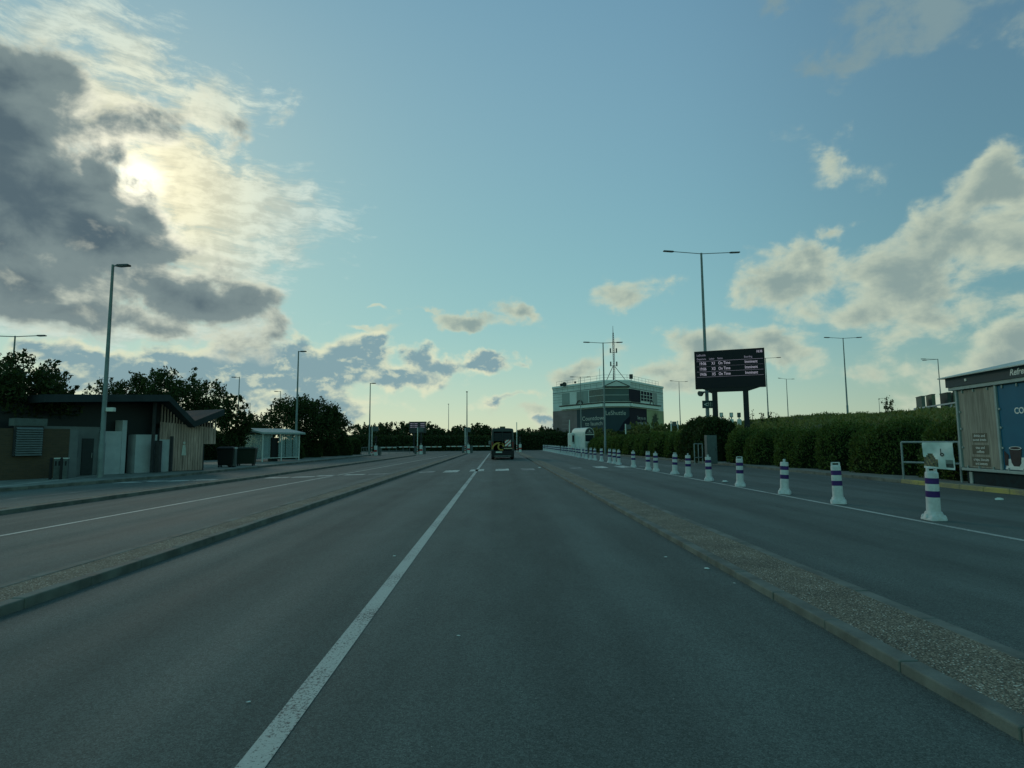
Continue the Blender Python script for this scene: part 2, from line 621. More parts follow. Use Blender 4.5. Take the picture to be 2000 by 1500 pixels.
def tree(label, loc, height, width, base=0.25, n=5000, leaf=0.2, seed=1, mats=None, group=None, depth=None, shoots=60, name='tree', trunk_r=None, dense=0.5, lumps=26, top=1.0):
    """tapered trunk with limbs; crown of leaf clumps and outreaching shoots"""
    rg = np.random.default_rng(seed)
    depth = depth or width
    t = thing(name, label, 'tree', loc, 0, group)
    mb = MB()
    r0 = trunk_r or 0.022 * height + 0.05
    hb = base * height
    bend = rg.normal(size=2) * 0.03 * height
    top_p = Vector((bend[0], bend[1], height * 0.72))
    mb.tube([(0, 0, -0.3), (bend[0] * .2, bend[1] * .2, hb * .6), (bend[0] * .6, bend[1] * .6, height * .45), top_p], [r0, r0 * .8, r0 * .5, r0 * .15], 9)
    cz = (hb + height) / 2
    rx, ry, rz_ = width / 2, depth / 2, (height - hb) / 2
    cl = []
    for k in range(lumps):
        d = rg.normal(size=3)
        d /= np.linalg.norm(d)
        q = rg.uniform(0.45, 0.86)
        if d[2] < -0.4:
            q *= 0.8
        p = np.array([d[0] * rx * q, d[1] * ry * q, cz + d[2] * rz_ * q * top])
        cl.append((p, rg.uniform(0.17, 0.32)))
        if k % 2 == 0:
            s = Vector((bend[0] * .5, bend[1] * .5, hb * .8 + rg.uniform(0, .3) * height))
            e = Vector(p)
            mid = s.lerp(e, .5) + Vector((0, 0, -0.06 * height * rg.uniform(0, 1)))
            mb.tube([s, mid, e], [r0 * .42, r0 * .26, r0 * .07], 6)
    mb.build('trunk', mats[1], t, smooth=True)
    pts, dr = [], []
    per = int(n * 0.78 / len(cl))
    rm = min(rx, ry, rz_ * 1.3)
    for p, q in cl:
        g = rg.normal(size=(per, 3))
        g /= np.linalg.norm(g, axis=1, keepdims=True)
        rad = rg.uniform(0, 1, size=(per, 1)) ** (0.45)
        sc = np.array([rx, ry, rz_]) * 0.6 + 0.4 * rm
        x = p + g * rad * sc * q * 1.25
        pts.append(x)
        dr.append(g * 0.5 + np.array([0, 0, 0.2]))
    ns = int(n * 0.22 / max(1, shoots))
    for k in range(shoots):
        d = rg.normal(size=3)
        d[2] = abs(d[2]) * 0.9 + 0.05 * rg.normal()
        d /= np.linalg.norm(d)
        s = np.array([d[0] * rx * .78, d[1] * ry * .78, cz + d[2] * rz_ * .78 * top])
        L_ = rg.uniform(0.14, 0.34) * rm
        dd = d + np.array([0, 0, 0.55]) + rg.normal(size=3) * .25
        dd /= np.linalg.norm(dd)
        u = rg.uniform(0, 1, size=(ns, 1))
        x = s + dd * u * L_ + rg.normal(size=(ns, 3)) * (0.055 * rm * (1.1 - u * .75))
        pts.append(x)
        dr.append(np.repeat((dd * 0.8)[None], ns, 0))
    pts = np.concatenate(pts)
    dr = np.concatenate(dr)
    keep = pts[:, 2] > hb * 0.75
    leaves('crown', pts[keep], leaf, mats[0], t, seed + 7, direct=dr[keep])
    return t


def hedge_shape(path, width, height, lump=1.6, amp=0.16, wob=0.12, seed=0.0, ends=True, power=3.2, tufts=0.0):
    """returns f(u, a, k): point on a clipped hedge swept along a path of plan points"""
    P_ = [np.array(p[:2], float) for p in path]
    seg = [np.linalg.norm(P_[i + 1] - P_[i]) for i in range(len(P_) - 1)]
    tot = sum(seg)
    hs = [p[2] for p in path]
    cs = np.cumsum([0] + seg) / tot

    def f(u, a, k=1.0):
        x = np.interp(u, cs, [p[0] for p in P_])
        y = np.interp(u, cs, [p[1] for p in P_])
        h = np.interp(u, cs, hs) * height
        e = 0.01
        tx = np.interp(np.clip(u + e, 0, 1), cs, [p[0] for p in P_]) - np.interp(np.clip(u - e, 0, 1), cs, [p[0] for p in P_])
        ty = np.interp(np.clip(u + e, 0, 1), cs, [p[1] for p in P_]) - np.interp(np.clip(u - e, 0, 1), cs, [p[1] for p in P_])
        l_ = np.hypot(tx, ty)
        nx, ny = ty / l_, -tx / l_                       # outward = right of the path direction
        s = u * tot
        lp = np.abs(np.sin(np.pi * s / lump + 0.6 * np.sin(s * 0.7 + seed)))
        dent = 1 - amp * (1 - lp) ** 2.2 * 2.0
        end = (1 - np.abs(2 * u - 1) ** (max(6.0, tot * 1.6))) ** 0.4 if ends else 1.0
        c_, s_ = np.cos(a), np.sin(a)
        px = np.sign(c_) * np.abs(c_) ** (2 / power)
        pz = np.abs(s_) ** (2 / power)
        wv_ = 1 + wob * sn(s * 0.9, a * 1.4, seed)
        off = px * width / 2 * dent * wv_ * end * k
        z = pz * h * (0.86 + 0.14 * dent) * (1 + wob * 0.6 * sn(s * 1.1, a, seed + 3)) * (0.45 + 0.55 * end) * k
        return np.stack([x + nx * off, y + ny * off, z], -1)
    return f, tot


def hedge(name, label, path, width, height, n, leaf, m, core, seed=1, cat='hedge', z0=0.0, fuzz=0.1, shoots=0, **kw):
    rg = np.random.default_rng(seed)
    f, tot = hedge_shape(path, width, height, seed=seed * 1.7, **kw)
    o0 = np.array([path[0][0], path[0][1], z0])
    t = thing(name, label, cat, tuple(o0))
    nu, na = max(12, int(tot / 0.4)), 15
    U, A = np.meshgrid(np.linspace(0, 1, nu), np.linspace(0, math.pi, na), indexing='ij')
    V_ = f(U, A, 0.86)
    V_[..., 2] += 0
    V_ = V_ - np.array([o0[0], o0[1], 0])
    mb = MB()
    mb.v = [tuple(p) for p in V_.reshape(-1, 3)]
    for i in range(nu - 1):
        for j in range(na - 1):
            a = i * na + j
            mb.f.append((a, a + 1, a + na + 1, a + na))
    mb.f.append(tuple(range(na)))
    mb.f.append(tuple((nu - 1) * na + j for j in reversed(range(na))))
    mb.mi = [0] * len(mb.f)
    mb.build('dark_core', core, t, smooth=True)  # solid dark core, closes the gaps behind the leaves
    u = rg.uniform(0, 1, n)
    a = rg.uniform(0.0, math.pi, n)
    k = 1.0 + fuzz * rg.normal(size=n) * 0.4 - 0.06 * rg.uniform(0, 1, n)
    P_ = f(u, a, k)
    out_ = f(u, a, 1.1) - f(u, a, 0.9)
    out_ /= np.linalg.norm(out_, axis=1, keepdims=True) + 1e-9
    dirs = out_ * 0.6 + np.array([0, 0, 0.25])
    if shoots:
        us = rg.uniform(0, 1, shoots)
        as_ = rg.uniform(0.9, math.pi - 0.9, shoots)
        b = f(us, as_, 1.0)
        hh = rg.uniform(0.08, 0.3, shoots)
        m_ = 10
        q = np.repeat(b, m_, 0) + np.array([0, 0, 1.0]) * (np.tile(np.linspace(0, 1, m_), shoots) * np.repeat(hh, m_))[:, None] + rg.normal(size=(shoots * m_, 3)) * 0.03
        P_ = np.concatenate([P_, q])
        dirs = np.concatenate([dirs, np.repeat(np.array([[0, 0, 0.7]]), len(q), 0)])
    P_ = P_ - np.array([o0[0], o0[1], 0])
    leaves('foliage', P_, leaf, m, t, seed + 3, direct=dirs)
    return t


# ================================================================== THE SETTING
def asphalt(name, base, var=0.30):
    m = bpy.data.materials.new(name)
    m.use_nodes = True
    g = NG(m.node_tree)
    b = m.node_tree.nodes['Principled BSDF']
    t = g.new('ShaderNodeTexCoord')
    o = t.outputs['Object']
    fine = g.noise(o, 120.0, 3.0, 0.75)
    mid = g.noise(g.map(o, scale=(1.0, 0.35, 1.0)), 1.1, 5.0, 0.6)
    lane = g.noise(g.map(o, scale=(1.0, 0.012, 1.0)), 1.15, 3.0, 0.5)       # wheel tracks along the lanes
    c = g.mix(g.rng(fine.outputs['Fac'], 0.3, 0.75), tuple(x * (1 - var * 1.9) for x in base), tuple(x * (1 + var * 1.9) for x in base))
    c = g.mix(1.0, c, g.mix(g.rng(mid.outputs['Fac'], 0.3, 0.7), (0.86, 0.86, 0.86, 1), (1.12, 1.12, 1.12, 1)), 'MULTIPLY')
    c = g.mix(1.0, c, g.mix(g.rng(lane.outputs['Fac'], 0.35, 0.65), (0.90, 0.90, 0.90, 1), (1.08, 1.08, 1.08, 1)), 'MULTIPLY')
    # stone grain: each chipping of the surface its own tone
    vg = g.new('ShaderNodeTexVoronoi', feature='F1')
    g.put(vg.inputs['Vector'], o)
    vg.inputs['Scale'].default_value = 75.0
    sg_ = g.new('ShaderNodeSeparateColor')
    g.put(sg_.inputs[0], vg.outputs['Color'])
    c = g.mix(1.0, c, g.mix(sg_.outputs[0], (0.70, 0.70, 0.70, 1), (1.30, 1.30, 1.30, 1)), 'MULTIPLY')
    # fine cracks and a few sealed joints, only here and there
    vc_ = g.new('ShaderNodeTexVoronoi', feature='DISTANCE_TO_EDGE')
    g.put(vc_.inputs['Vector'], g.v('ADD', g.map(o, scale=(1.0, 0.55, 1.0)), g.v('SCALE', g.noise(o, 2.2, 4.0, 0.6).outputs['Color'], scale=0.5)))
    vc_.inputs['Scale'].default_value = 0.34
    crk = g.m('MULTIPLY', g.rng(vc_.outputs['Distance'], 0.004, 0.0012), g.rng(g.noise(o, 0.22, 3.0).outputs['Fac'], 0.5, 0.62))
    c = g.mix(g.m('MULTIPLY', crk, 0.55), c, (0.012, 0.014, 0.014, 1))
    # oil line along the middle of each lane
    sx3 = g.new('ShaderNodeSeparateXYZ')
    g.put(sx3.inputs[0], o)
    nz_ = g.noise(g.map(o, scale=(1.0, 0.18, 1.0)), 1.6, 4.0, 0.65)
    for xc in (0.75, -2.95, 5.7, -6.6, -9.7):
        dx_ = g.m('ABSOLUTE', g.m('SUBTRACT', sx3.outputs[0], xc))
        k_ = g.m('MULTIPLY', g.rng(dx_, 0.75, 0.1), g.rng(nz_.outputs['Fac'], 0.3, 0.75))
        c = g.mix(g.m('MULTIPLY', k_, 0.30), c, (0.022, 0.026, 0.026, 1))
    # dark oil drips, pale chips of stone
    oil = g.noise(g.map(o, scale=(1.0, 0.5, 1.0)), 3.0, 4.0, 0.7)
    c = g.mix(g.rng(oil.outputs['Fac'], 0.66, 0.78, 0.0, 0.35), c, (0.018, 0.02, 0.02, 1))
    vor = g.new('ShaderNodeTexVoronoi', feature='F1')
    g.put(vor.inputs['Vector'], o)
    vor.inputs['Scale'].default_value = 14.0
    chip = g.m('MULTIPLY', g.m('LESS_THAN', vor.outputs['Distance'], 0.055), g.m('GREATER_THAN', g.noise(o, 3.7, 2.0).outputs['Fac'], 0.56))
    c = g.mix(g.m('MULTIPLY', chip, 0.75), c, (0.28, 0.28, 0.26, 1))
    g.put(b.inputs['Base Color'], c)
    g.put(b.inputs['Roughness'], g.rng(lane.outputs['Fac'], 0.3, 0.7, 0.9, 0.8))
    b.inputs['Specular IOR Level'].default_value = 0.25
    bn = g.new('ShaderNodeBump')
    bn.inputs['Strength'].default_value = 0.55
    bn.inputs['Distance'].default_value = 0.006
    g.put(bn.inputs['Height'], fine.outputs['Fac'])
    g.put(b.inputs['Normal'], bn.outputs[0])
    return m


def paint_mat(name, col, wear=0.5, under=(0.045, 0.05, 0.052)):
    m = bpy.data.materials.new(name)
    m.use_nodes = True
    g = NG(m.node_tree)
    b = m.node_tree.nodes['Principled BSDF']
    t = g.new('ShaderNodeTexCoord')
    n = g.noise(t.outputs['Object'], 48.0, 6.0, 0.8)
    big = g.noise(t.outputs['Object'], 1.3, 3.0, 0.5)
    k = g.m('ADD', n.outputs['Fac'], g.m('MULTIPLY', g.m('SUBTRACT', big.outputs['Fac'], 0.5), 0.35))
    c = g.mix(g.noise(t.outputs['Object'], 90.0, 2.0).outputs['Fac'], tuple(x * 0.72 for x in col[:3]), tuple(x * 1.12 for x in col[:3]))
    g.put(b.inputs['Base Color'], g.mix(g.rng(k, wear - 0.05, wear + 0.05), under, c))
    b.inputs['Roughness'].default_value = 0.75
    return m


def aggregate(name, base):
    """exposed stone chippings set in the island tops"""
    m = bpy.data.materials.new(name)
    m.use_nodes = True
    g = NG(m.node_tree)
    b = m.node_tree.nodes['Principled BSDF']
    t = g.new('ShaderNodeTexCoord')
    o = t.outputs['Object']
    v = g.new('ShaderNodeTexVoronoi', feature='F1')
    g.put(v.inputs['Vector'], o)
    v.inputs['Scale'].default_value = 80.0
    sp = g.new('ShaderNodeSeparateColor')
    g.put(sp.inputs[0], v.outputs['Color'])
    c = g.mix(g.rng(sp.outputs[0], 0.1, 0.95), tuple(x * 0.5 for x in base), tuple(x * 1.4 for x in base))
    c = g.mix(g.m('GREATER_THAN', sp.outputs[1], 0.93), c, (0.42, 0.4, 0.36, 1))
    c = g.mix(g.rng(v.outputs['Distance'], 0.45, 0.75), c, tuple(x * 0.35 for x in base))
    n = g.noise(o, 1.6, 4.0, 0.6)
    c = g.mix(1.0, c, g.mix(g.rng(n.outputs['Fac'], 0.3, 0.7), (0.75, 0.76, 0.74, 1), (1.15, 1.13, 1.08, 1)), 'MULTIPLY')
    g.put(b.inputs['Base Color'], c)
    b.inputs['Roughness'].default_value = 0.85
    b.inputs['Specular IOR Level'].default_value = 0.25
    bn = g.new('ShaderNodeBump')
    bn.inputs['Strength'].default_value = 0.8
    bn.inputs['Distance'].default_value = 0.01
    g.put(bn.inputs['Height'], v.outputs['Distance'])
    bn.invert = True
    g.put(b.inputs['Normal'], bn.outputs[0])
    return m


M_ASPH = asphalt('asphalt', ROAD_COL)
M_KERB = mat('kerb_concrete', (0.105, 0.112, 0.102, 1), 0.85, var=0.35, scale=2.2, bump=0.5, bscale=70)
M_AGG = aggregate('stone_chippings', (0.175, 0.150, 0.118))
M_PAVE = mat('paving', (0.13, 0.145, 0.132, 1), 0.85, var=0.3, scale=1.5, bump=0.4, bscale=50)
M_GRASS = mat('grass_ground', (0.035, 0.05, 0.018, 1), 0.95, var=0.45, scale=0.7, bump=1.0, bscale=6, spec=0.1)
M_WHITE_LINE = paint_mat('road_paint', (0.36, 0.38, 0.355), 0.43)
M_WORN_LINE = paint_mat('worn_road_paint', (0.52, 0.54, 0.5), 0.465)
M_FAINT_LINE = paint_mat('faint_road_paint', (0.30, 0.32, 0.31), 0.53)

ground = MB().quad((-2500, -600, -0.06), (2500, -600, -0.06), (2500, 4000, -0.06), (-2500, 4000, -0.06)).build('ground', M_GRASS)
tag(ground, kind='structure')
road = MB().quad((-40, -30, 0), (18, -30, 0), (18, 109, 0), (-40, 109, 0)).build('road', M_ASPH)
tag(road, kind='structure')


def sheet(name, pts, m, z):
    o = MB().quad(*[(p[0], p[1], z) for p in pts]).build(name, m)
    return tag(o, kind='structure')


def line(name, a, b, wd, m, z=0.004):
    a, b = Vector(a[:2]), Vector(b[:2])
    d = (b - a).normalized()
    n = Vector((-d.y, d.x)) * wd / 2
    return sheet(name, [a - n, b - n, b + n, a + n], m, z)


line('road_marking', (-1.2, -2), (-1.2, 82), 0.145, M_WHITE_LINE)
pl0, pl1 = G(0, 1047), G(560, 946)
dirl = (pl1 - pl0).normalized()
line('road_marking', pl0 - dirl * 12, pl0 + dirl * 60, 0.11, M_WHITE_LINE)
BL0, BL1 = G(2000, 1056), G(1062, 880.5)
bdir = (BL1 - BL0).normalized()
line('road_marking', BL0 - bdir * 14, BL1, 0.12, M_WHITE_LINE)


def dash(px, py, wd, dp, m=M_WORN_LINE, n=None):
    """a worn transverse dash, wd metres across the lane and dp along it"""
    p = G(px, py)
    mb = MB()
    rg = random.Random(int(px * 7 + py))
    k = 7
    top, bot = [], []
    for i in range(k + 1):
        x = p.x - wd / 2 + wd * i / k
        sk = 0.35 * (x - p.x)
        top.append((x, p.y + dp / 2 + rg.uniform(-.1, .1) * dp + sk, 0.004))
        bot.append((x, p.y - dp / 2 + rg.uniform(-.1, .1) * dp + sk, 0.004))
    for i in range(k):
        mb.quad(bot[i], bot[i + 1], top[i + 1], top[i])
    tag(mb.build('road_marking', m), kind='structure')


for px, py in ((834, 922), (882, 920.6), (932, 918.6), (981, 917.6), (1031, 916.6), (1124, 914), (1172, 912.4), (1216, 911.6)):
    dash(px, py, 0.74, 2.1 if px not in (834, 1124) else 1.3, M_WORN_LINE if px not in (834, 1031, 1124) else M_FAINT_LINE)
for px, py in ((257, 942), (298, 940), (352, 939), (397, 937.6), (442, 937), (542, 933), (593, 931.6), (640, 929.2), (693, 927.2)):
    dash(px, py, 0.9, 0.75, M_WHITE_LINE)
for px, py in ((739, 926), (795, 895.5), (819, 895), (658, 900.5), (1262, 911), (1310, 910)):
    dash(px, py, 0.9, 0.7, M_FAINT_LINE)
# faint old lane line near the left kerb
for k in range(4):
    a = G(10 + 60 * k, 976 - 6 * k)
    line('road_marking', a, (a.x, a.y + 1.3), 0.09, M_FAINT_LINE)


def kerb_run(mb, a, b, wd, h, z0=-0.02, stone=0.915, seed=0):
    """kerb stones laid end to end; wd is measured to the left of a->b"""
    a, b = Vector(a[:2]), Vector(b[:2])
    d = (b - a)
    n = max(1, round(d.length / stone))
    stone = d.length / n
    d.normalize()
    l_ = Vector((-d.y, d.x))
    rg = random.Random(seed)
    ang = math.atan2(d.y, d.x)
    for k in range(n):
        c = a + d * stone * (k + .5) + l_ * (wd / 2 + rg.uniform(-.003, .003))
        hh = h + rg.uniform(-.003, .003)
        i = len(mb.v)
        L_ = stone - rg.uniform(.003, .006)
        mb.box((c.x, c.y, z0 + (hh - z0) / 2), (L_, wd, hh - z0), ang)
        # splayed front edge
    return mb


def island(x0, x1, y0, y1, name='traffic_island', xa=None, xb=None, kh=.1):
    """kerbed strip between lanes: stones on each side and chippings between; xa, xb the far-end edges"""
    xa = x0 if xa is None else xa
    xb = x1 if xb is None else xb
    root = sheet(name, [(x0 + .12, y0), (x1 - .12, y0), (xb - .12, y1), (xa + .12, y1)], M_AGG, kh - .006)
    k1, k2 = MB(), MB()
    kerb_run(k1, (x1, y0), (xb, y1), .14, kh, seed=3).build('kerb', M_KERB, root, bevel=.012)
    kerb_run(k2, (xa, y1), (x0, y0), .14, kh, seed=4).build('kerb', M_KERB, root, bevel=.012)
    return root


island(-5.32, -4.58, -6, 80, xa=-4.75, xb=-4.15)
MB().rings([[(-4.45 + .3 * math.cos(a), 80 + .5 * math.sin(a), z) for a in [i * math.pi / 4 for i in range(8)]] for z in (-.02, .115)]).build('kerb', M_KERB, [o for o in C.objects if o.name == 'traffic_island'][0])
isl_r = island(2.68, 3.68, -6, 88, xa=2.62, xb=3.25, kh=.075)
g0, g1 = G(0, 1006), G(812, 890)
i2 = island(g0.x - .42 - (g0.x - g1.x) / (g0.y - g1.y) * 14, g0.x - (g0.x - g1.x) / (g0.y - g1.y) * 14, g0.y - 14, g1.y, xa=g1.x - .9, xb=g1.x)

# pavements on both sides
LK = [(-17.3, 2), (-16.9, 19.5), (-16.15, 23.2), (-15.35, 27.5), (-15.3, 60), (-15.6, 76)]
pave_l = MB()
for i in range(len(LK) - 1):
    a, b = LK[i], LK[i + 1]
    pave_l.quad((a[0] - .1, a[1], .118), (b[0] - .1, b[1], .118), (-46, b[1], .118), (-46, a[1], .118))
pave_l = tag(pave_l.build('pavement', M_PAVE), kind='structure')
kb = MB()
for i in range(len(LK) - 1):
    kerb_run(kb, LK[i], LK[i + 1], .14, .125, seed=i)
kb.build('kerb', M_KERB, pave_l, bevel=.018)
# paler edging band on the left pavement in front of the brick enclosure
eb = MB().quad((-17.35, 20.2, .122), (-17.0, 20.2, .122), (-18.6, 28.6, .122), (-19.0, 28.6, .122))
eb.build('edging', mat('edging_slab', (0.21, 0.22, 0.2, 1), .85, var=.2, scale=2), pave_l)

RK = [(14.25, 2), (14.25, 20.8), (14.2, 34), (13.6, 46), (12.2, 82)]
pv = MB()
for i in range(len(RK) - 1):
    a, b = RK[i], RK[i + 1]
    pv.quad((a[0] + .1, a[1], .118), (20, a[1], .118), (20, b[1], .118), (b[0] + .1, b[1], .118))
pave_r = tag(pv.build('pavement', M_PAVE), kind='structure')
kb = MB()
for i in range(1, len(RK) - 1):
    kerb_run(kb, RK[i + 1], RK[i], .14, .125, seed=10 + i)
kb.build('kerb', M_KERB, pave_r, bevel=.018)
M_YEL = paint_mat('yellow_kerb_paint', (0.34, 0.29, 0.07), 0.50, under=(0.1, 0.1, 0.09))
kerb_run(MB(), (14.25, 20.8), (14.25, 2), .16, .14, seed=20).build('kerb', M_YEL, pave_r, bevel=.018)


# the embankment on the right
def sst(x, a, b):
    t = np.clip((x - a) / (b - a), 0, 1)
    return t * t * (3 - 2 * t)


def hill_z(x, y):
    x, y = np.asarray(x, float), np.asarray(y, float)
    foot = 16.6 - 1.5 * sst(y, 60, 100)
    z = (2.3 * sst(x, foot - .3, foot + 4.4) * sst(118 - y, 10, 50) + (4.6 - 0.5 * sst(74 - y, 0, 14) - 2.3 * sst(118 - y, 10, 50)) * sst(x, foot + 2, 43.0) ** 0.9) * sst(y, -30, 8)
    z = z + 0.22 * sn(x * .35, y * .31, 2.0) * sst(x, foot, foot + 6)
    return z - 0.3 * (1 - sst(x, foot - 1.0, foot + .5)) + 0.02


hx = np.concatenate([np.linspace(15.5, 48, 56), np.linspace(50, 400, 30)])
hy = np.concatenate([np.linspace(-30, 160, 150), np.linspace(165, 500, 20)])
hm = MB()
HX, HY = np.meshgrid(hx, hy, indexing='ij')
HZ = hill_z(HX, HY)
hm.v = [tuple(p) for p in np.stack([HX, HY, HZ], -1).reshape(-1, 3)]
nh = len(hy)
for i in range(len(hx) - 1):
    for j in range(nh - 1):
        a = i * nh + j
        hm.f.append((a, a + 1, a + nh + 1, a + nh))
hm.mi = [0] * len(hm.f)
M_BANK = mat('bank_grass', (0.05, 0.06, 0.022, 1), .95, var=.5, scale=.5, bump=1.0, bscale=5, spec=.1, col2=(0.085, 0.085, 0.04, 1))
hill = tag(hm.build('hill', M_BANK, smooth=True), kind='structure')

# rough grass and low scrub that covers the bank
LF_SCRUB = leaf_mat('scrub_leaves', (0.050, 0.068, 0.020, 1), (0.165, 0.165, 0.070, 1), .3)
rg = np.random.default_rng(5)
N = 52000
yy = 12 + 118 * rg.uniform(0, 1, N) ** 1.15
xx = 16.8 + 27 * rg.uniform(0, 1, N) ** 1.1
hh = rg.uniform(0, 1, N) ** 2 * (.3 + .3 * (sn(xx * .5, yy * .4, 1.3) > .1)) * np.where(xx > 25, .45, 1)
pp = np.stack([xx, yy, hill_z(xx, yy) + hh], -1)
gc = leaves('ground_cover', pp, 0.34, LF_SCRUB, None, 11, up=0.2, aspect=0.28, direct=np.tile([0, 0, 1.0], (N, 1)))
tag(gc, kind='stuff')


# ================================================================== THINGS
M_WPLAST = mat('white_plastic', (0.43, 0.43, 0.445, 1), .55, var=.11, scale=14, bump=.1, bscale=30)
M_PURPLE = mat('purple_reflective', (0.035, 0.012, 0.10, 1), .45, var=.2, scale=8)
M_DARKHOLE = mat('dark_slot', (0.01, 0.01, 0.012, 1), .9)
M_STEEL = mat('galvanised_steel', (0.20, 0.225, 0.23, 1), .6, .1, var=.2, scale=3)
M_POLE = mat('grey_lamp_post', (0.14, 0.17, 0.175, 1), .6, .2, var=.2, scale=2)
M_LAMP = mat('lamp_head_grey', (0.05, 0.055, 0.06, 1), .5, var=.2)
M_LENS = mat('lamp_lens', (0.3, 0.32, 0.33, 1), .3, var=.05)
M_BLACK = mat('black_paint', (0.009, 0.010, 0.013, 1), .55, var=.3, spec=.2)
M_DARK = mat('dark_grey_paint', (0.03, 0.033, 0.038, 1), .5, var=.2)
M_WHITE = mat('white_paint', (0.48, 0.50, 0.48, 1), .55, var=.08, scale=2)
M_SILVER = mat('silver_cladding', (0.45, 0.49, 0.49, 1), .6, 0, var=.08, scale=.5)
M_RED = mat('red_paint', (0.32, 0.03, 0.03, 1), .5)
M_GREYBOX = mat('grey_cabinet', (0.07, 0.088, 0.09, 1), .6, var=.15)
M_TEXTW = mat('white_lettering', (0.62, 0.63, 0.62, 1), .5, var=.05)
M_TEXTP = mat('pale_lettering', (0.36, 0.37, 0.35, 1), .6, var=.1)

ORD = ['nearest', 'second', 'third', 'fourth', 'fifth', 'sixth', 'seventh', 'eighth', 'ninth', 'tenth', 'eleventh', 'twelfth', 'thirteenth',
       'fourteenth', 'fifteenth', 'sixteenth', 'seventeenth', 'eighteenth', 'nineteenth', 'twentieth']
ORD += ['twenty-' + s for s in ('first', 'second', 'third', 'fourth', 'fifth', 'sixth', 'seventh', 'eighth', 'ninth')] + ['thirtieth']
ORD += ['thirty-' + s for s in ('first', 'second', 'third', 'fourth', 'fifth', 'sixth', 'seventh', 'eighth', 'ninth')] + ['fortieth'] + ['forty-first']

# ------------------------------------------------------------------ lane bollards


def make_bollard():
    t = thing('lane_bollard', 'x', 'bollard', (0, 0, 0), 0, 'striped bollards in a row along the lane line')
    n = 32

    def ring(z, r, sq):
        pts = []
        for j in range(n):
            a = 2 * math.pi * j / n
            c, s = math.cos(a), math.sin(a)
            k = 1.0 / max(abs(c), abs(s))
            k = min(k, 1.28)
            rr = r * (1 + (k - 1) * sq)
            pts.append((rr * c, rr * s, z))
        return pts
    b = MB()
    b.rings([ring(.003, .192, 1), ring(.03, .192, 1), ring(.042, .186, 1), ring(.055, .178, .8), ring(.095, .168, .45), ring(.13, .165, .2), ring(.16, .158, 0)])
    for k in range(4):                                     # bolt-down lugs
        a = math.pi / 4 + k * math.pi / 2
        cx, cy = .19 * math.cos(a), .19 * math.sin(a)
        b.lathe([(.04, .05), (.06, .048), (.1, .026), (.105, .0)], 10, (cx, cy))
        a = k * math.pi / 2
        b.lathe([(.04, .04), (.085, .035), (.115, .018), (.118, .0)], 10, (.165 * math.cos(a), .165 * math.sin(a)))
    b.build('base', M_WPLAST, t, smooth=True)
    p = MB()
    p.lathe([(.15, .158), (.18, .154), (.3, .151), (.86, .143), (.895, .141), (.91, .134), (.915, .12), (.915, .0)], 32)
    p.build('body', M_WPLAST, t, smooth=True)
    for z0, z1 in ((.435, .555), (.688, .8)):
        r0, r1 = .151 - (z0 - .3) / .56 * .008 + .003, .151 - (z1 - .3) / .56 * .008 + .003
        q = MB()
        q.rings([[(r * math.cos(2 * math.pi * j / 32), r * math.sin(2 * math.pi * j / 32), z) for j in range(32)] for z, r in ((z0, r0 - .004), (z0 + .002, r0), (z1 - .002, r1), (z1, r1 - .004))], cap=False)
        q.build('band', M_PURPLE, t, smooth=True)
    h = MB()
    w_, th = .128, .034                                    # carrying handle: a plate with a slot
    zt, zb = 1.0, .905
    for x0, x1, z0, z1 in ((-w_, -w_ + .045, zb, zt - .012), (w_ - .045, w_, zb, zt - .012), (-w_ + .045, w_ - .045, zb, .935), (-w_ + .012, w_ - .012, .974, zt)):
        h.bx(x0, x1, -th, th, z0, z1)
    h.build('handle', M_WPLAST, t, bevel=.006)
    for ch in t.children:
        k = .86 if ch.name.startswith('base') else .77
        ch.data.transform(Matrix.Diagonal((k, k, 1, 1)))
    return t


B0 = [(1824.5, 1016), (1638, 984.5), (1532.5, 965.5), (1446, 950.5), (1385, 939.5), (1344.5, 931.2), (1318, 926.5), (1281.5, 920.7), (1266, 918.2), (1237.5, 912.8), (1208.8, 907.8), (1200, 906),
      (1190.5, 904.2), (1175, 901.3), (1162.5, 899), (1154, 898), (1145.6, 896.3), (1139.6, 894.8), (1132, 893.9), (1127, 892.7), (1121.5, 891.2), (1117, 890.3), (1112.8, 889.5), (1108.8, 888.8),
      (1104, 888), (1100, 887.3), (1097, 886.7)]
for k in range(9):
    u = k / 8
    B0.append((1092.5 - 19 * u, 886 - 4.2 * u))
B0 += [(1071, 881.4), (1068, 880.9), (1065, 880.5), (1062, 880)]
proto = make_bollard()
HOW = ['its handle turned edge-on', 'wide slotted handle facing the camera', 'round-topped handle edge-on', 'wide slotted handle facing the camera']
rots = [40, 4, 84, 2, 80, 86, 60, 84, 12, 84, 70, 5, 20, 0, 84, 30, 80, 15, 60, 5]
for i, (px, py) in enumerate(B0):
    o = proto if i == 0 else copy_tree(proto)
    p = G(px, py)
    o.location = (p.x, p.y, 0.004)
    o.rotation_euler = (R(random.Random(i).uniform(-2, 2)), R(random.Random(i + 50).uniform(-2, 2)), R(rots[i % 20]) - math.atan2(p.x, p.y))
    first = 'white bollard with two purple bands, %s in the row' % ('nearest the camera' if i == 0 else ORD[i] + ' from the camera')
    tag(o, first + (' and last' if i == len(B0) - 1 else ''))

# ------------------------------------------------------------------ street lamps


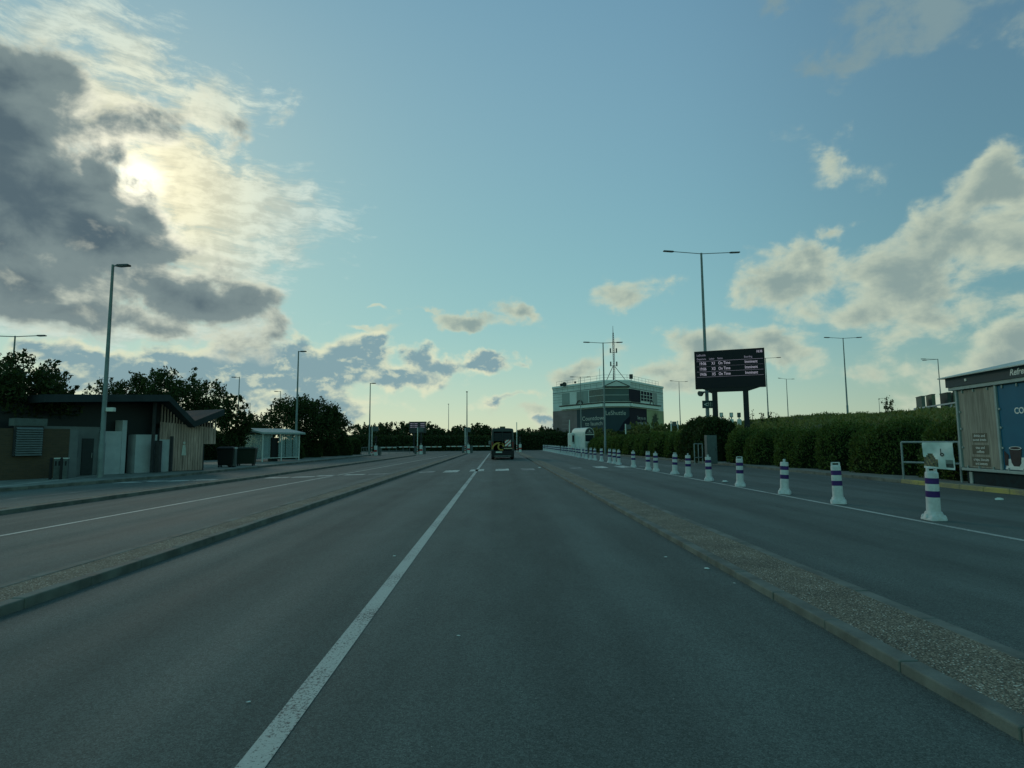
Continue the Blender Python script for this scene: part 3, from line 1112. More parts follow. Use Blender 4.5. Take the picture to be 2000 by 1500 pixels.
def lamp_head(t, M, L_=0.62):
    h = MB()
    h.rings([[M @ Vector(p) for p in ((0, -.05, -.03), (0, .05, -.03), (0, .05, .03), (0, -.05, .03))],
             [M @ Vector(p) for p in ((.12, -.12, -.05), (.12, .12, -.05), (.12, .1, .05), (.12, -.1, .05))],
             [M @ Vector(p) for p in ((L_ - .05, -.14, -.05), (L_ - .05, .14, -.05), (L_ - .05, .1, .035), (L_ - .05, -.1, .035))],
             [M @ Vector(p) for p in ((L_, -.11, -.04), (L_, .11, -.04), (L_, .08, .01), (L_, -.08, .01))]])
    o = h.build('lamp_head', M_LAMP, t, bevel=.01)
    q = MB()
    q.rings([[M @ Vector((x, y, z)) for x, y in ((.18, -.1), (L_ - .08, -.1), (L_ - .08, .1), (.18, .1))] for z in (-.062, -.0505)])
    q.build('lens', M_LENS, o)


def lamp(label, loc, h, arms, r0=.11, head=.62, group='street lamps', rise=.04, box=True):
    """arms: list of (azimuth in degrees, length)"""
    t = thing('street_lamp', label, 'street lamp', loc, 0, group)
    p = MB()
    p.tube([(0, 0, -.4), (0, 0, 1.5), (0, 0, 1.55), (0, 0, h)], [r0, r0, r0 * .8, r0 * .42], 12)
    p.build('pole', M_POLE, t, smooth=True)
    for az_, ln in arms:
        a = R(az_)
        d = Vector((math.cos(a), math.sin(a), rise)).normalized()
        s = Vector((0, 0, h - .06))
        e = s + d * max(.12, ln - head)
        MB().tube([s, e], .032, 8).build('arm', M_POLE, t, smooth=True)
        X = d
        Y = Vector((-math.sin(a), math.cos(a), 0))
        Z = X.cross(Y)
        M = Matrix(((X.x, Y.x, Z.x, e.x), (X.y, Y.y, Z.y, e.y), (X.z, Y.z, Z.z, e.z), (0, 0, 0, 1)))
        lamp_head(t, M, head)
    return t


def at(px, Y, z=0.0):
    d = D(px, 860, Y)
    return Vector((d.x, d.y, z))


p = G(195.5, 932, .12)
L1 = lamp('tall lamp post with one short arm beside the timber and white service building', (p.x, p.y, .12), D(222, 522, p.y).z, [(-4, .8)], .13, .66)
cam_box = MB().bx(.12, .46, -.1, .1, 2.9, 3.08)
cam_box.build('camera_box', M_WHITE, L1, bevel=.02)
p = G(577, 899)
lamp('lamp post rising from the large round tree by the glass shelter', (p.x, p.y, .12), D(581, 688, p.y).z, [(-4, .75)], .13, .62)
p = G(721, 889)
lamp('lamp post at the end of the left pavement beside the clipped shrubs', (p.x, p.y, .0), D(722, 748, p.y).z, [(-4, .7)], .12, .6)
lamp('distant thin lamp post above the far trees, left of the barrier sign post', at(876, 122), D(876, 789, 122).z, [(-90, .7)], .1, .6)
p = G(911, 885)
lamp('lamp post on the end of the island left of the dark van', (p.x + .05, p.y + .4, .1), D(911, 766, p.y).z, [(-88, .7)], .12, .62)
for px, py, Y, lab in ((463, 736, 74, 'lamp post with its arm to the left behind the slender tree'), (545, 764, 95, 'lamp post half hidden behind the round tree by the shelter'),
                       (486, 787, 122, 'small far lamp post in the gap between the two left trees')):
    lamp(lab, at(px, Y), D(px, py, Y).z, [(180, 1.0)], .11, .62)
lamp('twin-arm lamp post above the leafy tree at the left edge', at(14, 45), D(14, 656, 45).z, [(0, 2.3), (180, 2.3)], .12, .7)

pr1 = at(1384, 49)
twin = lamp('tall twin-arm lamp post behind the departure board with speakers and a lane sign', (pr1.x, pr1.y, .12), D(1365, 497, pr1.y).z, [(3, 3.45), (183, 3.35)], .21, .95, rise=.06)
pz = D(1378, 768, pr1.y).z
for sx_, nm in ((-1, 0), (1, 1)):
    for k in range(2):
        h = MB()
        d = Vector((sx_ * (.9 if k == 0 else .55), -.5, -.25 if sx_ < 0 else -.1)).normalized()
        s = Vector((sx_ * .14, 0, pz + .05 * k - .02)) + Vector((0, .15 * k, 0))
        h.tube([s, s + d * .28, s + d * .33, s + d * .68], [.04, .09, .12, .23], 12)
        h.build('loudspeaker', M_GREYBOX if sx_ < 0 else M_DARK, twin, smooth=True)
sz = D(1378, 793, pr1.y).z
sg = MB().bx(-.5, .5, -.26, -.23, sz - .32, sz + .32).build('lane_sign', mat('dark_teal_sign', (.012, .05, .06, 1), .4), twin)
text('lettering', '<', .55, M_TEXTW, sg, (-.36, -.266, sz - .2), bold=.008)
mk = MB()
for k in range(3):
    x = .03 + k * .16
    mk.bx(x - .025, x + .025, -.266, -.2615, sz - .16, sz + .08)
    mk.quad((x - .06, -.266, sz + .08), (x + .06, -.266, sz + .08), (x, -.266, sz + .2))
mk.build('lane_arrows', M_TEXTP, sg)
# grey equipment cabinet at its foot
pcab = G(1388, 906, .12)
cb = thing('equipment_cabinet', 'grey steel cabinet at the foot of the twin-arm lamp post', 'cabinet', (pcab.x, pcab.y, .12))
MB().bx(-.26, .36, -.22, .22, 0, 1.75).build('housing', M_GREYBOX, cb, bevel=.015)
MB().bx(-.2, .3, -.235, -.222, .12, 1.6).build('door', M_GREYBOX, cb, bevel=.008)
MB().bx(.24, .27, -.26, -.236, .8, .95).build('handle', M_DARK, cb)

lamp('twin-arm lamp post in front of the office building, left of the mast', at(1182, 67), D(1180, 669, 67).z, [(2, 2.3), (182, 2.3)], .14, .78, rise=.05)
t3 = lamp('smaller twin-arm lamp post in front of the building left face', at(1135.5, 102), D(1134, 736, 102).z, [(2, 1.8), (182, 1.8)], .13, .7)
for px, py, Y, aa, lab in ((1659, 660, 78, (0, 180), 'twin-arm lamp post rising from the grassy bank in the middle of its row'), (1844, 701, 98, (168, 110), 'lamp post with both arms seen to the left near the kiosk roof'),
                           (1503, 699, 96, (0, 180), 'lamp post just right of the departure board'), (1542, 740, 130, (25, 205), 'distant small twin-arm lamp post right of the board'),
                           (1330, 745, 133, (25, 205), 'distant small twin-arm lamp post between the building and the board'), (1722, 778, 190, (0,), 'tiny far lamp post on the crest beside the weeds')):
    b = at(px, Y)
    z0 = float(hill_z(b.x, b.y)) - .1
    lamp(lab, (b.x, b.y, z0), D(px - (5 if px > 1600 else 1), py, Y).z - z0, [(a, 2.6 if len(aa) > 1 else 1.6) for a in aa], .13, .8, rise=.06)

# ------------------------------------------------------------------ departure board
bp0, bp1 = D(1357, 722, 46.2), D(1494.5, 722, 44.2)
bw = (bp1 - bp0).length
brz = math.atan2(bp1.y - bp0.y, bp1.x - bp0.x)
bz1, bz0 = D(1356, 687, 46.2).z, D(1357.5, 760, 46.2).z
bd = thing('departure_board', 'big black electronic departure board on two black posts behind the hedge', 'departure board', (bp0.x, bp0.y, 0), brz)
MB().bx(0, bw, 0, .42, bz0, bz1).build('cabinet', M_BLACK, bd, bevel=.01)
M_SCREEN = mat('screen_black', (0.004, 0.004, 0.01, 1), .5, var=.2, spec=.2)
scr = MB().bx(.06, bw - .06, -.012, -.002, bz0 + .05, bz1 - .05).build('screen', M_SCREEN, bd)
BS = 46.2 / 33.4
M_LED = glow_mat('led_white', lin(200, 200, 220), .5)
M_LED2 = glow_mat('led_dim', lin(180, 180, 205), .3)
H = bz1 - bz0


def bx_(u, v):
    return (u * bw, -.0165, bz1 - v * H)


for s, u, v, sz_, mm in (('LeShuttle', .035, .135, .17, M_LED2), ('Departure', .035, .235, .155, M_LED2), ('Letter', .215, .235, .155, M_LED2), ('Status', .335, .235, .155, M_LED2),
                         ('Boarding', .715, .232, .155, M_LED2), ('18:38', .885, .115, .19, M_LED)):
    text('lettering', s, sz_ * BS, mm, scr, bx_(u, v), ext=.001, bold=.002, sx=.76)
ln = MB()
for v in (.27, .475, .68, .885 - .2 + .2 - .2):
    pass
for v, th in ((.272, .015), (.412, .005), (.55, .012), (.69, .012)):
    ln.bx(.03 * bw, .975 * bw, -.0165, -.0125, bz1 - v * H - th, bz1 - v * H + th * .4)
ln.build('rule_lines', M_LED2, scr)
for k, l_ in enumerate(('X1', 'X3', 'X5')):
    v = .372 + k * .142
    for s, u in (('19:06', .068), (l_, .248), ('On Time', .345), ('Imminent', .72)):
        text('lettering', s, .235 * BS, M_LED, scr, bx_(u, v), ext=.001, bold=.002, sx=.74)
# tapered tray under the screen, then the legs
MB().prism([(.1 * bw, 0, bz0 - .002), (.92 * bw, 0, bz0 - .002), (.75 * bw, 0, bz0 - .27), (.26 * bw, 0, bz0 - .27)], (0, .4, 0)).build('tray', M_BLACK, bd)
M_LEG = mat('black_leg', (0.012, 0.014, 0.018, 1), .55, var=.4, scale=2)
for u in (.275, .715):
    MB().bx(u * bw - .2, u * bw + .2, .02, .4, -.05, bz0 - .273).build('leg', M_LEG, bd)
MB().bx(.275 * bw - .26, .275 * bw + .26, -.02, .015, 2.35, 2.45).build('collar', M_STEEL, bd)
MB().bx(.275 * bw - .25, .275 * bw - .205, -.02, .02, .2, 2.345).build('cable_duct', M_STEEL, bd)

# ------------------------------------------------------------------ far departure board
fb0 = D(799.5, 834, 92)
fb = thing('departure_board', 'small distant dark departure board in front of the far trees', 'departure board', (fb0.x, fb0.y, 0), R(-4))
zt, zb = D(815, 823.5, 92).z, D(815, 845.5, 92).z
wd = 32 / 1150 * 92
MB().bx(0, wd, 0, .3, zb, zt).build('cabinet', M_DARK, fb)
l2 = MB()
for k in range(3):
    for u0, u1 in ((.06, .2), (.24, .28), (.32, .5), (.68, .93)):
        z = zt - .3 - k * .28
        l2.bx(u0 * wd, u1 * wd, -.02, -.003, z - .045, z + .045)
l2.build('text_rows', M_LED2, fb)
for u in (.28, .72):
    MB().bx(u * wd - .1, u * wd + .1, .05, .25, -.05, zb - .003).build('leg', M_LEG, fb)

# ------------------------------------------------------------------ dark van ahead
vp0, vp1 = G(958, 898), G(1006, 898)
vc = (vp0 + vp1) / 2
van = thing('van', 'dark tall passenger van seen from behind with yellow swoosh and striped square', 'van', (vc.x, vc.y, .002), R(0))
VAN_Z0 = .28
M_VAN = mat('van_dark_paint', (0.030, 0.043, 0.048, 1), .45, 0, var=.1, scale=2, spec=.25)
M_VGLASS = mat('van_glass', (0.006, 0.013, 0.020, 1), .35, var=.1, spec=.15)
W2, HV, LV = 1.0, D(982, 836, vc.y).z, 6.6


def vsec(y, s=1.0, top=1.0, z0=.22):
    H_ = z0 + (HV - z0) * top
    pr = [(-.98, z0), (-1.0, z0 + .2), (-1.0, 1.15), (-.985, 1.75), (-.95, H_ - .18), (-.88, H_ - .06), (-.6, H_ - .02), (0, H_), (.6, H_ - .02), (.88, H_ - .06), (.95, H_ - .18), (.985, 1.75 if H_ > 2 else H_ * .7), (1.0, 1.15), (1.0, z0 + .2), (.98, z0)]
    pr = [(x, min(z, H_)) for x, z in pr]
    return [(x * W2 * s, y, z) for x, z in pr]


MB().rings([vsec(0, .985, .985), vsec(.06, 1, 1), vsec(.3), vsec(4.6), vsec(5.2, .985, .93), vsec(5.7, .97, .62), vsec(6.3, .95, .48), vsec(6.6, .86, .36)]).build('body', M_VAN, van, smooth=True)


def vplate(name, x0, x1, z0, z1, m, y=-.012, th=.012, par=None, bevel=.0):
    return MB().bx(x0, x1, y - th, y, z0, z1).build(name, m, par or van, bevel=bevel)


for sx_ in (-1, 1):
    d = vplate('rear_door', min(.012 * sx_, .8 * sx_), max(.012 * sx_, .8 * sx_), .72, HV - .3, M_VAN, y=.012, bevel=.01)
    vplate('window', min(.04 * sx_, .74 * sx_), max(.04 * sx_, .74 * sx_), 1.62, HV - .42, M_VGLASS, y=-.0025, th=.008, par=d, bevel=.02)
    vplate('handle', min(.06 * sx_, .2 * sx_), max(.06 * sx_, .2 * sx_), 1.02, 1.06, M_BLACK, y=-.0025, th=.02, par=d)
    tl = vplate('tail_light', min(.84 * sx_, .95 * sx_), max(.84 * sx_, .95 * sx_), .95, 1.55, mat('tail_red', (.12, .01, .012, 1), .2), y=.03, th=.05)
    MB().lathe([(-.13, .30), (-.13, .345), (.13, .345), (.13, .30)], 24).build('x', M_BLACK) if False else None
    for yw in (1.1, 5.3):
        wl = MB()
        n = 24
        rr = [[(sx_ * x, yw + r * math.cos(2 * math.pi * j / n), .34 + r * math.sin(2 * math.pi * j / n)) for j in range(n)] for x, r in ((.74, .2), (.74, .31), (.76, .338), (.985, .338), (1.0, .31), (1.0, .2))]
        wo = wl.rings(rr).build('wheel', mat('tyre', (.012, .012, .013, 1), .85), van, smooth=True)
        rm = MB().rings([[(sx_ * x, yw + r * math.cos(2 * math.pi * j / 20), .34 + r * math.sin(2 * math.pi * j / 20)) for j in range(20)] for x, r in ((.96, .2), (1.004, .19), (.99, .06))])
        rm.build('rim', M_STEEL, wo, smooth=True)
    a = MB().tube([(sx_ * .98, 5.1, 1.5), (sx_ * 1.15, 5.05, 1.52)], .03, 6)
    mi_ = a.build('mirror', M_BLACK, van)
    MB().bx(sx_ * 1.2 - .1, sx_ * 1.2 + .1, 4.98, 5.1, 1.3, 1.66).build('mirror_housing', M_DARK if sx_ > 0 else M_STEEL, mi_, bevel=.03)
bmp = MB().bx(-.995, .995, -.14, .05, .2, .8).build('bumper', M_BLACK, van, bevel=.03)
vplate('number_plate', -.6, -.05, .6, .72, M_WHITE, y=-.143, th=.02)
MB().bx(-.72, .72, -.19, -.144, .3, .35).build('step', M_STEEL, van)
MB().bx(-.24, .24, .1, .4, HV - .01, HV + .14).build('roof_light', mat('amber_grey', (.09, .085, .05, 1), .5), van, bevel=.03)
M_SWOOSH = mat('yellow_print', (0.26, 0.17, 0.04, 1), .5)


def arc(cx, cz, r, a0, a1, w_, sq=1.0):
    mb = MB()
    k = 18
    for i in range(k):
        t0, t1 = R(a0 + (a1 - a0) * i / k), R(a0 + (a1 - a0) * (i + 1) / k)
        q = []
        for tt, rr_ in ((t0, r - w_ / 2), (t1, r - w_ / 2), (t1, r + w_ / 2), (t0, r + w_ / 2)):
            q.append((cx + rr_ * math.cos(tt), -.0245, cz + rr_ * math.sin(tt) * sq))
        mb.quad(*q)
    return mb


a = arc(-.36, .90, .54, 25, 178, .15)
a.v += arc(-.10, 1.12, .28, 60, 300, .14).v
a.f += [tuple(i + 18 * 4 for i in f) for f in arc(0, 0, 1, 0, 1, 1).f]
a.mi = [0] * len(a.f)
a.build('swoosh', M_SWOOSH, van)
sq = MB().bx(.2, .72, -.0295, -.0245, 1.16, 1.72).build('striped_square', M_WHITE, van)
st_ = MB()
for k in range(3):
    z = 1.17 + k * .24 - .2
    zc = lambda v: min(1.715, max(1.165, v))
    pts = [(.205, z), (.205, z + .12), (.715, z + .12 + .42), (.715, z + .42)]
    if k == 0:
        pts = [(.42, 1.165), (.28, 1.165), (.715, 1.53), (.715, 1.41)]
    elif k == 1:
        pts = [(.205, 1.27), (.205, 1.4), (.57, 1.715), (.7, 1.715)]
    else:
        pts = [(.205, 1.57), (.205, 1.7), (.22, 1.715), (.37, 1.715)]
    st_.quad(*[(x, -.031, z_) for x, z_ in pts])
st_.build('red_stripes', M_RED, sq)
vplate('side_stripe', .1, .84, .93, 1.03, mat('pale_print', (.28, .24, .17, 1), .5), y=-.0245, th=.004)
for sx_ in (-1, 1):
    MB().bx(min(sx_ * .86, sx_ * .89), max(sx_ * .86, sx_ * .89), .02, .05, 1.75, HV - .25).build('pale_edge', M_STEEL, van)  # pale strips added to brighten the side edges of the van

# ------------------------------------------------------------------ lane control posts and barriers


def control_post(label, px, py, sign=True, tall=0.0):
    p = G(px, py)
    t = thing('lane_control_post', label, 'control post', (p.x, p.y, .0), 0, 'control posts at the ends of the lanes')
    MB().tube([(-.25, 0, -.05), (-.25, 0, 3.5 + tall)], .055, 10).build('post', M_WHITE, t, smooth=True)
    if sign:
        MB().bx(-.2, .52, -.04, .04, 2.95, 3.55).build('sign_board', M_GREYBOX, t, bevel=.01)
    s = MB()
    s.bx(.08, .34, -.1, .16, 1.5, 2.35)
    sh = s.build('signal_head', M_BLACK, t, bevel=.02)
    MB().tube([(.21, -.105, 1.72), (.21, -.125, 1.72)], .075, 12).build('signal_lens', mat('signal_lens_off', (.04, .05, .04, 1), .3), sh)
    MB().tube([(.21, 0, -.05), (.21, 0, 1.5)], .05, 8).build('signal_stem', M_STEEL, t)
    for z in (.35, .62, .9):
        MB().tube([(-.25, 0, z), (-.25, 0, z + .14)], .075, 10).build('band', M_RED if z != .62 else M_DARK, t)
    MB().bx(.05, .4, -.15, .15, 0.0, 1.2).build('ticket_box', M_SILVER, t, bevel=.02)
    MB().bx(.045, .405, -.156, -.151, .45, .7).build('stripe', M_RED, t)
    return t


control_post('control post with a grey sign beside the last left lamp post', 730, 890)
control_post('control post at the tip of the thin left island below the small board', 819, 887.5)
control_post('control post at the tip of the wide island left of the van', 912, 885.5)
control_post('tall control post with red striped box right of the van', 1013, 883.8, False, .9)
control_post('control post between the bollards and the white lane booth', 1117, 885.2, False, .9)


def barrier(label, px, py, length, sgn):
    p = G(px, py)
    t = thing('lane_barrier', label, 'barrier', (p.x, p.y, 0), 0, 'lowered lane barriers')
    MB().bx(-.17, .17, -.15, .15, 0, 1.05).build('housing', M_GREYBOX, t, bevel=.02)
    a = MB().bx(min(sgn * .18, sgn * length), max(sgn * .18, sgn * length), -.19, -.155, .9, 1.02).build('arm', M_WHITE, t)
    for k in (.35, .7):
        MB().bx(min(sgn * length * k, sgn * (length * k + .25)), max(sgn * length * k, sgn * (length * k + .25)), -.194, -.191, .905, 1.015).build('stripe', mat('faded_red', (.3, .16, .13, 1), .6), a)
    return t


for px, py, ln_, sg_, lab in ((741, 889.5, 2.1, 1, 'white barrier arm pointing right from the far left control post'), (812, 887, 2.2, -1, 'white barrier arm on the left of the thin island tip'),
                              (829, 886.8, 2.3, 1, 'white barrier arm on the right of the thin island tip'), (905, 885, 2.4, -1, 'white barrier arm on the left of the wide island tip'),
                              (921, 884.8, 2.6, 1, 'white barrier arm between the wide island and the van')):
    barrier(lab, px, py, ln_, sg_)


def rail(name, label, p0, p1, h, n, m, r=.025, rails=(1.0, .5), cat='railing', group=None):
    p0, p1 = Vector(p0), Vector(p1)
    d = p1 - p0
    t = thing(name, label, cat, p0, math.atan2(d.y, d.x), group)
    L_ = d.length
    for k in range(n + 1):
        MB().tube([(L_ * k / n, 0, -.05), (L_ * k / n, 0, h)], r, 8).build('post', m, t, smooth=True)
    for f in rails:
        MB().tube([(0, 0, h * f - .001), (L_, 0, h * f - .001)], r * .96, 8).build('rail', m, t, smooth=True)
    return t


for a_, b_, lab in ((G(706, 890), G(719, 889), 'short grey railing between the clipped shrubs and the lamp post'), (G(745, 888.5), G(800, 886), 'low grey railing across the far left lane')):
    rail('guard_rail', lab, (a_.x, a_.y, 0), (b_.x, b_.y, 0), 1.0, 4, M_POLE)

# ------------------------------------------------------------------ white arched lane booth
bp = G(1152, 884)
bo = thing('lane_booth', 'small white booth with arched roof and dark rounded gable', 'booth', (bp.x, bp.y, 0), R(20))
hw, hb_, he, dl = .72, 0.0, 2.6, 4.0
prof = [(-hw, hb_), (hw, hb_), (hw, he)] + [(hw * math.cos(a), he + .85 * math.sin(a)) for a in [math.pi * k / 12 for k in range(1, 12)]] + [(-hw, he)]
MB().prism([(x, 0, z) for x, z in prof], (0, dl, 0)).build('shell', M_WHITE, bo)
ar = MB()
ar.prism([((hw - .06) * math.cos(a), -.03, he - .05 + .82 * math.sin(a)) for a in [math.pi * k / 14 for k in range(15)]], (0, .028, 0))
gb = ar.build('gable_panel', M_DARK, bo)
MB().quad((-.16, -.034, he + .28), (.16, -.034, he + .28), (0, -.034, he + .56)).build('emblem', M_TEXTP, gb)
MB().bx(-.42, .42, -.036, -.0325, he + .1, he + .15).build('caption', M_TEXTP, gb)
MB().bx(-hw + .07, hw - .07, -.03, -.002, 1.55, he - .17).build('window', M_VGLASS, bo)
MB().bx(-hw + .07, hw - .07, -.03, -.002, .35, 1.35).build('panel', mat('pale_panel', (.33, .37, .37, 1), .5), bo)
for k in range(3):
    MB().bx(-hw - .02, -hw - .002, .25 + k * .8, .85 + k * .8, .5, 2.3).build('side_panel', M_SILVER, bo)
MB().bx(-hw - .5, -hw - .03, dl - .9, dl + .3, 0, 2.75).build('annex', M_WHITE, bo, bevel=.1)
pp_ = at(1112.5, 92)
pl = thing('height_gauge_post', 'tall plain white post left of the white lane booth', 'post', pp_)
MB().tube([(0, 0, -.05), (0, 0, D(1114, 831, 92).z)], .085, 10).build('shaft', M_WHITE, pl, smooth=True)
MB().tube([(0, 0, 0), (0, 0, .5)], .13, 10).build('collar', M_STEEL, pl)

# ------------------------------------------------------------------ office building with the mast
BP = [Vector((12.05, 129.5)), Vector((20.7, 115.0)), Vector((25.7, 115.0)), Vector((36.7, 130.0)), Vector((36.7, 152.0)), Vector((14.9, 152.0))]
off = thing('office_building', 'grey three-sided office block with dark mural and a roof mast', 'building', (23.0, 128.0, 0))
OFS = Vector((23.0, 128.0, 0))
ZT = 13.55


def inset(d):
    c = Vector((24, 133))
    return [p + (p - c).normalized() * d for p in BP]


def offb(pts, z0, z1, name, m, parent=off, bevel=0.0):
    return MB().prism([Vector((p.x, p.y, z0)) - OFS for p in pts], (0, 0, z1 - z0)).build(name, m, parent, bevel=bevel)


wall = offb(BP, -.5, ZT - .35, 'wall', M_SILVER)
offb(inset(.18), ZT - .38, ZT, 'parapet', mat('pale_parapet', (.56, .60, .60, 1), .6))
M_BTEAL = mat('teal_mural', (0.018, 0.036, 0.050, 1), .6, var=.1, scale=.3)
M_BNAVY = mat('navy_mural', (0.007, 0.007, 0.018, 1), .7, var=.1, spec=.15)
M_BPURP = mat('plum_mural', (0.135, 0.105, 0.120, 1), .5, var=.35, scale=.12)
M_BOLIVE = mat('olive_mural', (0.20, 0.235, 0.125, 1), .5, var=.25, scale=.4)
M_OGLASS = mat('office_glass', (0.026, 0.058, 0.068, 1), .3, var=.3, scale=.25, spec=.3)
M_OGLASS2 = mat('office_glass_pale', (0.12, 0.175, 0.18, 1), .4, var=.25, scale=.2, spec=.3)
M_SEAM = mat('panel_seam', (.09, .105, .11, 1), .6)


class Face:
    """panels on one face of the office: s along the face, z up, e proud of the wall"""
    def __init__(self, i):
        a, b = BP[i], BP[i + 1]
        self.a, self.d = a, (b - a).normalized()
        self.L = (b - a).length
        self.n = Vector((self.d.y, -self.d.x))

    def pt(self, s, z, e):
        p = self.a + self.d * s + self.n * e
        return Vector((p.x, p.y, z)) - OFS

    def rect(self, mb, s0, s1, z0, z1, e0, e1):
        mb.prism([self.pt(s0, z0, e0), self.pt(s1, z0, e0), self.pt(s1, z1, e0), self.pt(s0, z1, e0)], self.pt(0, 0, e1) - self.pt(0, 0, e0))
        return mb

    def panel(self, name, s0, s1, z0, z1, m, e0=.004, e1=.06, parent=wall):
        return self.rect(MB(), s0, s1, z0, z1, e0, e1).build(name, m, parent)

    def text(self, s, st, z, size, m, parent, e=.075, align='LEFT', **kw):
        p = self.pt(st, z, e)
        o = text('lettering', s, size, m, parent, p, (90, 0, 0), align, **kw)
        o.rotation_euler = (R(90), 0, math.atan2(self.d.y, self.d.x))
        return o


F = [Face(0), Face(1), Face(2)]
L0, L1_, L2 = F[0].L, F[1].L, F[2].L
ZM = 8.15                                                   # top of the mural
F[0].panel('mural_panel', 0, L0 * .5, 1.2, ZM, M_BPURP)
mt = F[0].panel('mural_panel', L0 * .5 + .002, L0, 1.2, ZM, M_BTEAL)
mm_ = F[1].panel('mural_panel', 0, L1_, 1.2, ZM, M_BTEAL)
mn = F[2].panel('mural_panel', 0, L2 * .47, 1.2, ZM, M_BNAVY)
mo = F[2].panel('mural_panel', L2 * .47 + .002, L2 - .1, 1.2, ZM - .1, M_BOLIVE)
# darker diagonal field on the middle mural
tri = MB().prism([F[1].pt(L1_ * .55, 3.6, .063), F[1].pt(L1_, 3.6, .063), F[1].pt(L1_, 6.4, .063), F[1].pt(L1_ * .75, 5.2, .063)], F[1].pt(0, 0, .068) - F[1].pt(0, 0, .063))
tri.build('mural_field', M_BNAVY, mm_)
F[1].text('LeShuttle', .25, 6.65, 1.25, M_TEXTP, mm_, sx=.86)
F[0].text('Countdown', L0 * .6, 5.75, 1.2, M_TEXTP, mt, sx=1.25)
F[0].text('to launch', L0 * .66, 4.7, 1.15, M_TEXTP, mt, sx=1.25)
F[2].text('See you on', L2 * .2, 5.9, 1.0, M_TEXTP, mn, sx=.95)
F[2].text('the other side', L2 * .165, 4.85, 1.0, M_TEXTP, mn, sx=.95)
lines = MB()
for k in range(7):
    F[0].rect(lines, L0 * .2, L0 * (.33 + .02 * (k % 2)), 7.5 - k * .82, 7.62 - k * .82, .062, .068)
lines.build('printed_lines', mat('faint_print', (.17, .15, .16, 1), .6), wall)
# palm on the olive panel
pm = MB()
rg_ = random.Random(3)
s0, zc = L2 * .72, 5.4
for k in range(26):
    a = R(-35 + 250 * k / 25)
    ln_ = rg_.uniform(2.0, 3.3)
    t0 = Vector((math.cos(a), math.sin(a)))
    n0 = Vector((-t0.y, t0.x)) * .2
    droop = -.45 * (abs(t0.x)) * ln_ * .5
    q = [(s0, zc), (s0 + (t0.x * ln_ * .5 + n0.x), zc + t0.y * ln_ * .5 + n0.y), (s0 + t0.x * ln_ * .85, zc + t0.y * ln_ * .85 + droop), (s0 + (t0.x * ln_ * .5 - n0.x), zc + t0.y * ln_ * .5 - n0.y)]
    q = [(min(max(s, L2 * .475), L2 - .12), min(max(z, 1.3), ZM - .12)) for s, z in q]
    pm.quad(*[F[2].pt(s, z, .064 + .001 * k) for s, z in q])
F[2].rect(pm, s0 - 1.0, s0 - .3, 1.3, zc - .6, .064, .09)
F[2].rect(pm, s0 + .2, s0 + .9, 1.3, zc - .6, .064, .09)
pm.build('palm_print', mat('palm_green', (.012, .03, .014, 1), .6), mo)
# ledge with a black band above it, round the three faces
for i, f in enumerate(F):
    a0 = L0 * .19 if i == 0 else 0
    a1 = L2 * .84 if i == 2 else f.L
    f.panel('ledge', a0, a1, 8.35, 8.95, mat('pale_parapet', (.36, .40, .40, 1)), .004, .5)
    f.panel('black_band', a0 - .1 * (i == 0), a1 + .1 * (i == 2), 8.98, 9.2, M_BLACK, .004, .62)
    f.panel('eaves_band', 0, f.L, 12.0, 12.12, M_SEAM, .004, .03)
    for k in range(1, int(f.L / 2.2)):
        pass
# window band
for (i, a, b, m) in ((0, .2, .36, M_OGLASS2), (0, .362, .5, M_SILVER), (0, .502, .62, M_OGLASS2), (0, .622, .72, M_OGLASS2), (0, .74, 1.0, M_OGLASS), (1, 0.0, 1.0, M_OGLASS), (2, 0, .30, M_BNAVY), (2, .66, .8, M_OGLASS2)):
    fo = F[i].panel('window', F[i].L * a + .01, F[i].L * b - .01, 9.35, 11.85, m, .004, .05)
    if m in (M_OGLASS,):
        F[i].panel('glazing_bar', F[i].L * a + .05, F[i].L * b - .05, 10.55, 10.62, M_SILVER, .052, .1, fo)
wf = F[2].panel('window', L2 * .305, L2 * .65, 9.7, 11.85, M_BNAVY, .004, .05)
gb_ = MB()
for k in range(5):
    s = L2 * (.305 + .345 * k / 4)
    F[2].rect(gb_, s - .06, s + .06, 9.7, 11.85, .052, .13)
for z in (9.7, 10.3, 11.0, 11.8):
    F[2].rect(gb_, L2 * .305, L2 * .65, z - .05, z + .05, .052, .115)
gb_.build('frame', M_WHITE, wf)
F[2].panel('apron', L2 * .305, L2 * .7, 9.25, 9.66, mat('pale_parapet', (.36, .4, .4, 1)), .004, .06)
for i, u in ((0, .56), (2, .62)):
    f = F[i]
    ar_ = MB()
    s = f.L * u
    for k in range(10):
        t0, t1 = math.pi * k / 10, math.pi * (k + 1) / 10
        ar_.prism([f.pt(s + .8 * math.cos(t0), 9.22 + .6 * math.sin(t0), .07), f.pt(s + .8 * math.cos(t1), 9.22 + .6 * math.sin(t1), .07), f.pt(s + 1.05 * math.cos(t1), 9.22 + .85 * math.sin(t1), .07), f.pt(s + 1.05 * math.cos(t0), 9.22 + .85 * math.sin(t0), .07)], f.pt(0, 0, .16) - f.pt(0, 0, .07))
    ar_.build('arch_emblem', M_DARK, wall)
sm = MB()
for i, f in enumerate(F):
    for s in np.arange(1.6, f.L, 1.9):
        F[i].rect(sm, s - .025, s + .025, 12.15, 13.1, .004, .02)
    F[i].rect(sm, .0, f.L, 12.7, 12.74, .004, .018)
for z in (9.9, 10.5, 11.1, 11.7):
    F[0].rect(sm, 0.02, L0 * .195, z, z + .05, .004, .018)
    F[2].rect(sm, L2 * .81, L2 - .02, z, z + .05, .004, .018)
sm.build('seams', M_SEAM, wall)
